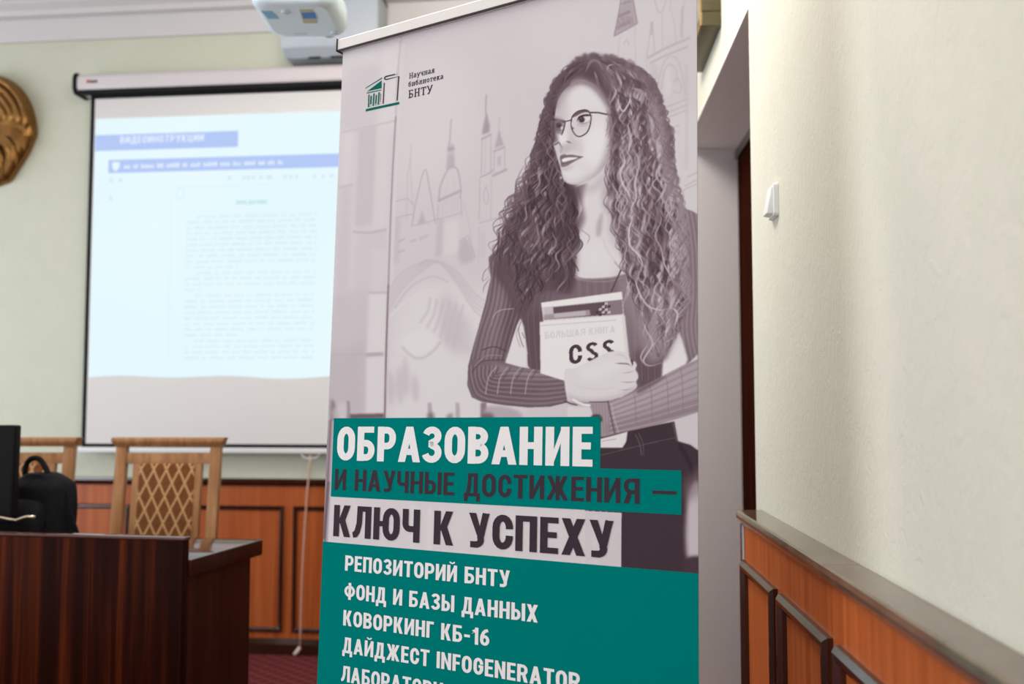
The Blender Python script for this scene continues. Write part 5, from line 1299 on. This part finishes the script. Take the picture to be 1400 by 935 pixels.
# ------------------------------------------------------------------ backpack on the desk
def cloth_black():
    t = NT('black_nylon'); nz = t.noise(t.coord((1, 1, 1)), 30, 5, .6); n2 = t.noise(t.coord((1, 1, 1)), 7, 3, .5, 1)
    t.bump(n2, .5, .02); return t.set(t.mix(nz, rgb(13, 13, 16), rgb(30, 29, 33)), .75, 0, .12)
M_bag = cloth_black()
bp = at(62, 735, 3.20); bgm = frame((bp.x, 3.20, DT), (math.cos(R(-8)), math.sin(R(-8)), 0), (-math.sin(R(-8)), math.cos(R(-8)), 0), (0, 0, 1))
bag = thing('backpack', 'black fabric backpack on the desk in front of the left chair', 'backpack', bgm)
def blob(rows, n=28, jit=0, seed=1):
    """rows: (z, half width, half depth, cx, cy)"""
    rr = random.Random(seed); t = bmesh.new(); rings = []
    for z, a, b, cx_, cy_ in rows:
        ring = []
        for k in range(n):
            th = 2*math.pi*k/n; c_, s_ = math.cos(th), math.sin(th)
            sx = math.copysign(abs(c_)**.6, c_); sy = math.copysign(abs(s_)**.6, s_)
            j = 1+jit*(rr.random()-.5)
            ring.append(t.verts.new((cx_+a*sx*j, cy_+b*sy*j, z)))
        rings.append(ring)
    for p, q in zip(rings, rings[1:]):
        for k in range(n): t.faces.new((p[k], p[(k+1) % n], q[(k+1) % n], q[k]))
    t.faces.new(rings[0][::-1]); t.faces.new(rings[-1])
    for f_ in t.faces: f_.smooth = True
    mb = MB(); mb.join(t); return mb
sw = lambda p_: ((BI_ @ at(*p_, 3.21)).x, (BI_ @ at(*p_, 3.21)).z)
BI_ = bgm.inverted()
rows = []
for yy_, xl_, xr_ in ((737, -2, 92), (730, -3, 93), (715, -3, 94), (700, -2, 95), (685, 2, 96), (672, 8, 95), (662, 14, 92), (655, 22, 86), (649, 30, 74), (646, 40, 64)):
    a, z_ = sw((xl_, yy_)); b, _ = sw((xr_, yy_)); rows.append((max(z_, .001), (b-a)/2, .075 if yy_ > 660 else .05, (a+b)/2, .03))
rows[0] = (.001,)+rows[0][1:]
rows = sorted(rows)
bd = blob(rows, 30, .05).build('bag_body', M_bag, bag)
md = bd.modifiers.new('soft', 'SUBSURF'); md.levels = 1; md.render_levels = 2
a0, z_ = sw((12, 735)); a1, _ = sw((62, 735))
pk = blob([(.004, .085, .035, (a0+a1)/2, -.045), (.03, .09, .045, (a0+a1)/2, -.05), (.08, .088, .045, (a0+a1)/2+.004, -.05), (.12, .075, .03, (a0+a1)/2+.01, -.045), (.135, .05, .012, (a0+a1)/2+.01, -.04)], 26, .05, 3).build('front_pocket', M_bag, bag)
pk.modifiers.new('soft', 'SUBSURF').render_levels = 2
pts = []
for q in ((28, 650), (29, 640), (33, 631), (42, 626.5), (51, 629), (58, 638), (64, 650)):
    x_, z_ = sw(q); pts.append((x_, .02, z_))
sp_ = Paint.smooth([(p[0], p[2]) for p in pts], 5, False)
MB().tube([(x, .02, z) for x, z in sp_], .009, 10).build('carry_handle', M_bag, bag)
pts = []
for q in ((91, 672), (95, 690), (100, 706), (106, 720), (110, 734)):
    x_, z_ = sw(q); pts.append((x_, z_))
s2 = Paint.smooth(pts, 5, False); mb = MB()
for (xa_, za_), (xb_, zb_) in zip(s2, s2[1:]): mb.prism([(xa_-.012, .0, za_), (xa_+.012, .0, za_), (xa_+.012, .006, za_), (xa_-.012, .006, za_)], [(xb_-.012, .0, zb_), (xb_+.012, .0, zb_), (xb_+.012, .006, zb_), (xb_-.012, .006, zb_)])
mb.build('shoulder_strap', M_bag, bag)
x_, z_ = sw((36, 668)); x2, z2 = sw((34, 690))
MB().tube([(x_, -.055, z_), ((x_+x2)/2+.004, -.068, (z_+z2)/2), (x2, -.085, z2)], .004, 8).build('zip_pull', plain('dark_metal', rgb(70, 70, 76), .35, .7), bag)

# ------------------------------------------------------------------ light switch and picture on the right wall
sc_ = rw(1060, 276); swm = frame(RM @ Vector((sc_.x, 0, sc_.z)), RX, RY, Zv)
swt = thing('light_switch', 'white rocker light switch on the cream wall beside the doorway', 'light switch', swm)
MB().prism([(x, -.0005, z) for x, _, z in [(p[0], 0, p[1]) for p in rrect(.041, .041, .008, 0)]], [(p[0]*.93, -.011, p[1]*.93) for p in rrect(.041, .041, .008, 0)]).build('back_plate', M_plw, swt)
MB().prism([(-.026, -.010, -.034), (.026, -.010, -.034), (.026, -.010, .034), (-.026, -.010, .034)], [(-.024, -.026, -.032), (.024, -.026, -.032), (.024, -.014, .032), (-.024, -.014, .032)], .003).build('rocker', M_plw, swt)

M_gilt = plain('dark_gilt', rgb(84, 76, 50), .4, .35, .5, .12, 20)
M_gold = plain('gold_edge', rgb(196, 150, 92), .35, .6)
p_near, p_far = rw(986.5, 32), rw(961, 102)
fx0, fx1 = p_far.x, p_near.x; fz = .5*(p_near.z+p_far.z); fD = .066
pfm = frame(RM @ Vector(((fx0+fx1)/2, 0, fz)), RX, RY, Zv)
pic = thing('picture_frame', 'deep gilt picture frame high on the wall above the doorway', 'picture frame', pfm)
fwid = fx1-fx0; fhh = .62
for nm, a, b in (('frame_bar', (-fwid/2, -fD, 0), (fwid/2, 0, .05)), ('frame_bar', (-fwid/2, -fD, fhh-.05), (fwid/2, 0, fhh)), ('frame_bar', (-fwid/2, -fD, .05), (-fwid/2+.05, 0, fhh-.05)), ('frame_bar', (fwid/2-.05, -fD, .05), (fwid/2, 0, fhh-.05))):
    MB().box(a, b, .004).build(nm, M_gilt, pic)
MB().box((-fwid/2+.002, -fD-.004, .004), (fwid/2-.002, -fD+.002, .012)).box((fwid/2-.012, -fD-.004, .004), (fwid/2-.004, -fD+.002, fhh-.004)).build('gilt_edge', M_gold, pic)
MB().box((-fwid/2+.045, -.04, .045), (fwid/2-.045, -.02, fhh-.045)).build('picture', plain('muted_picture', rgb(150, 150, 130), .4, 0, .5, .3, 6), pic)
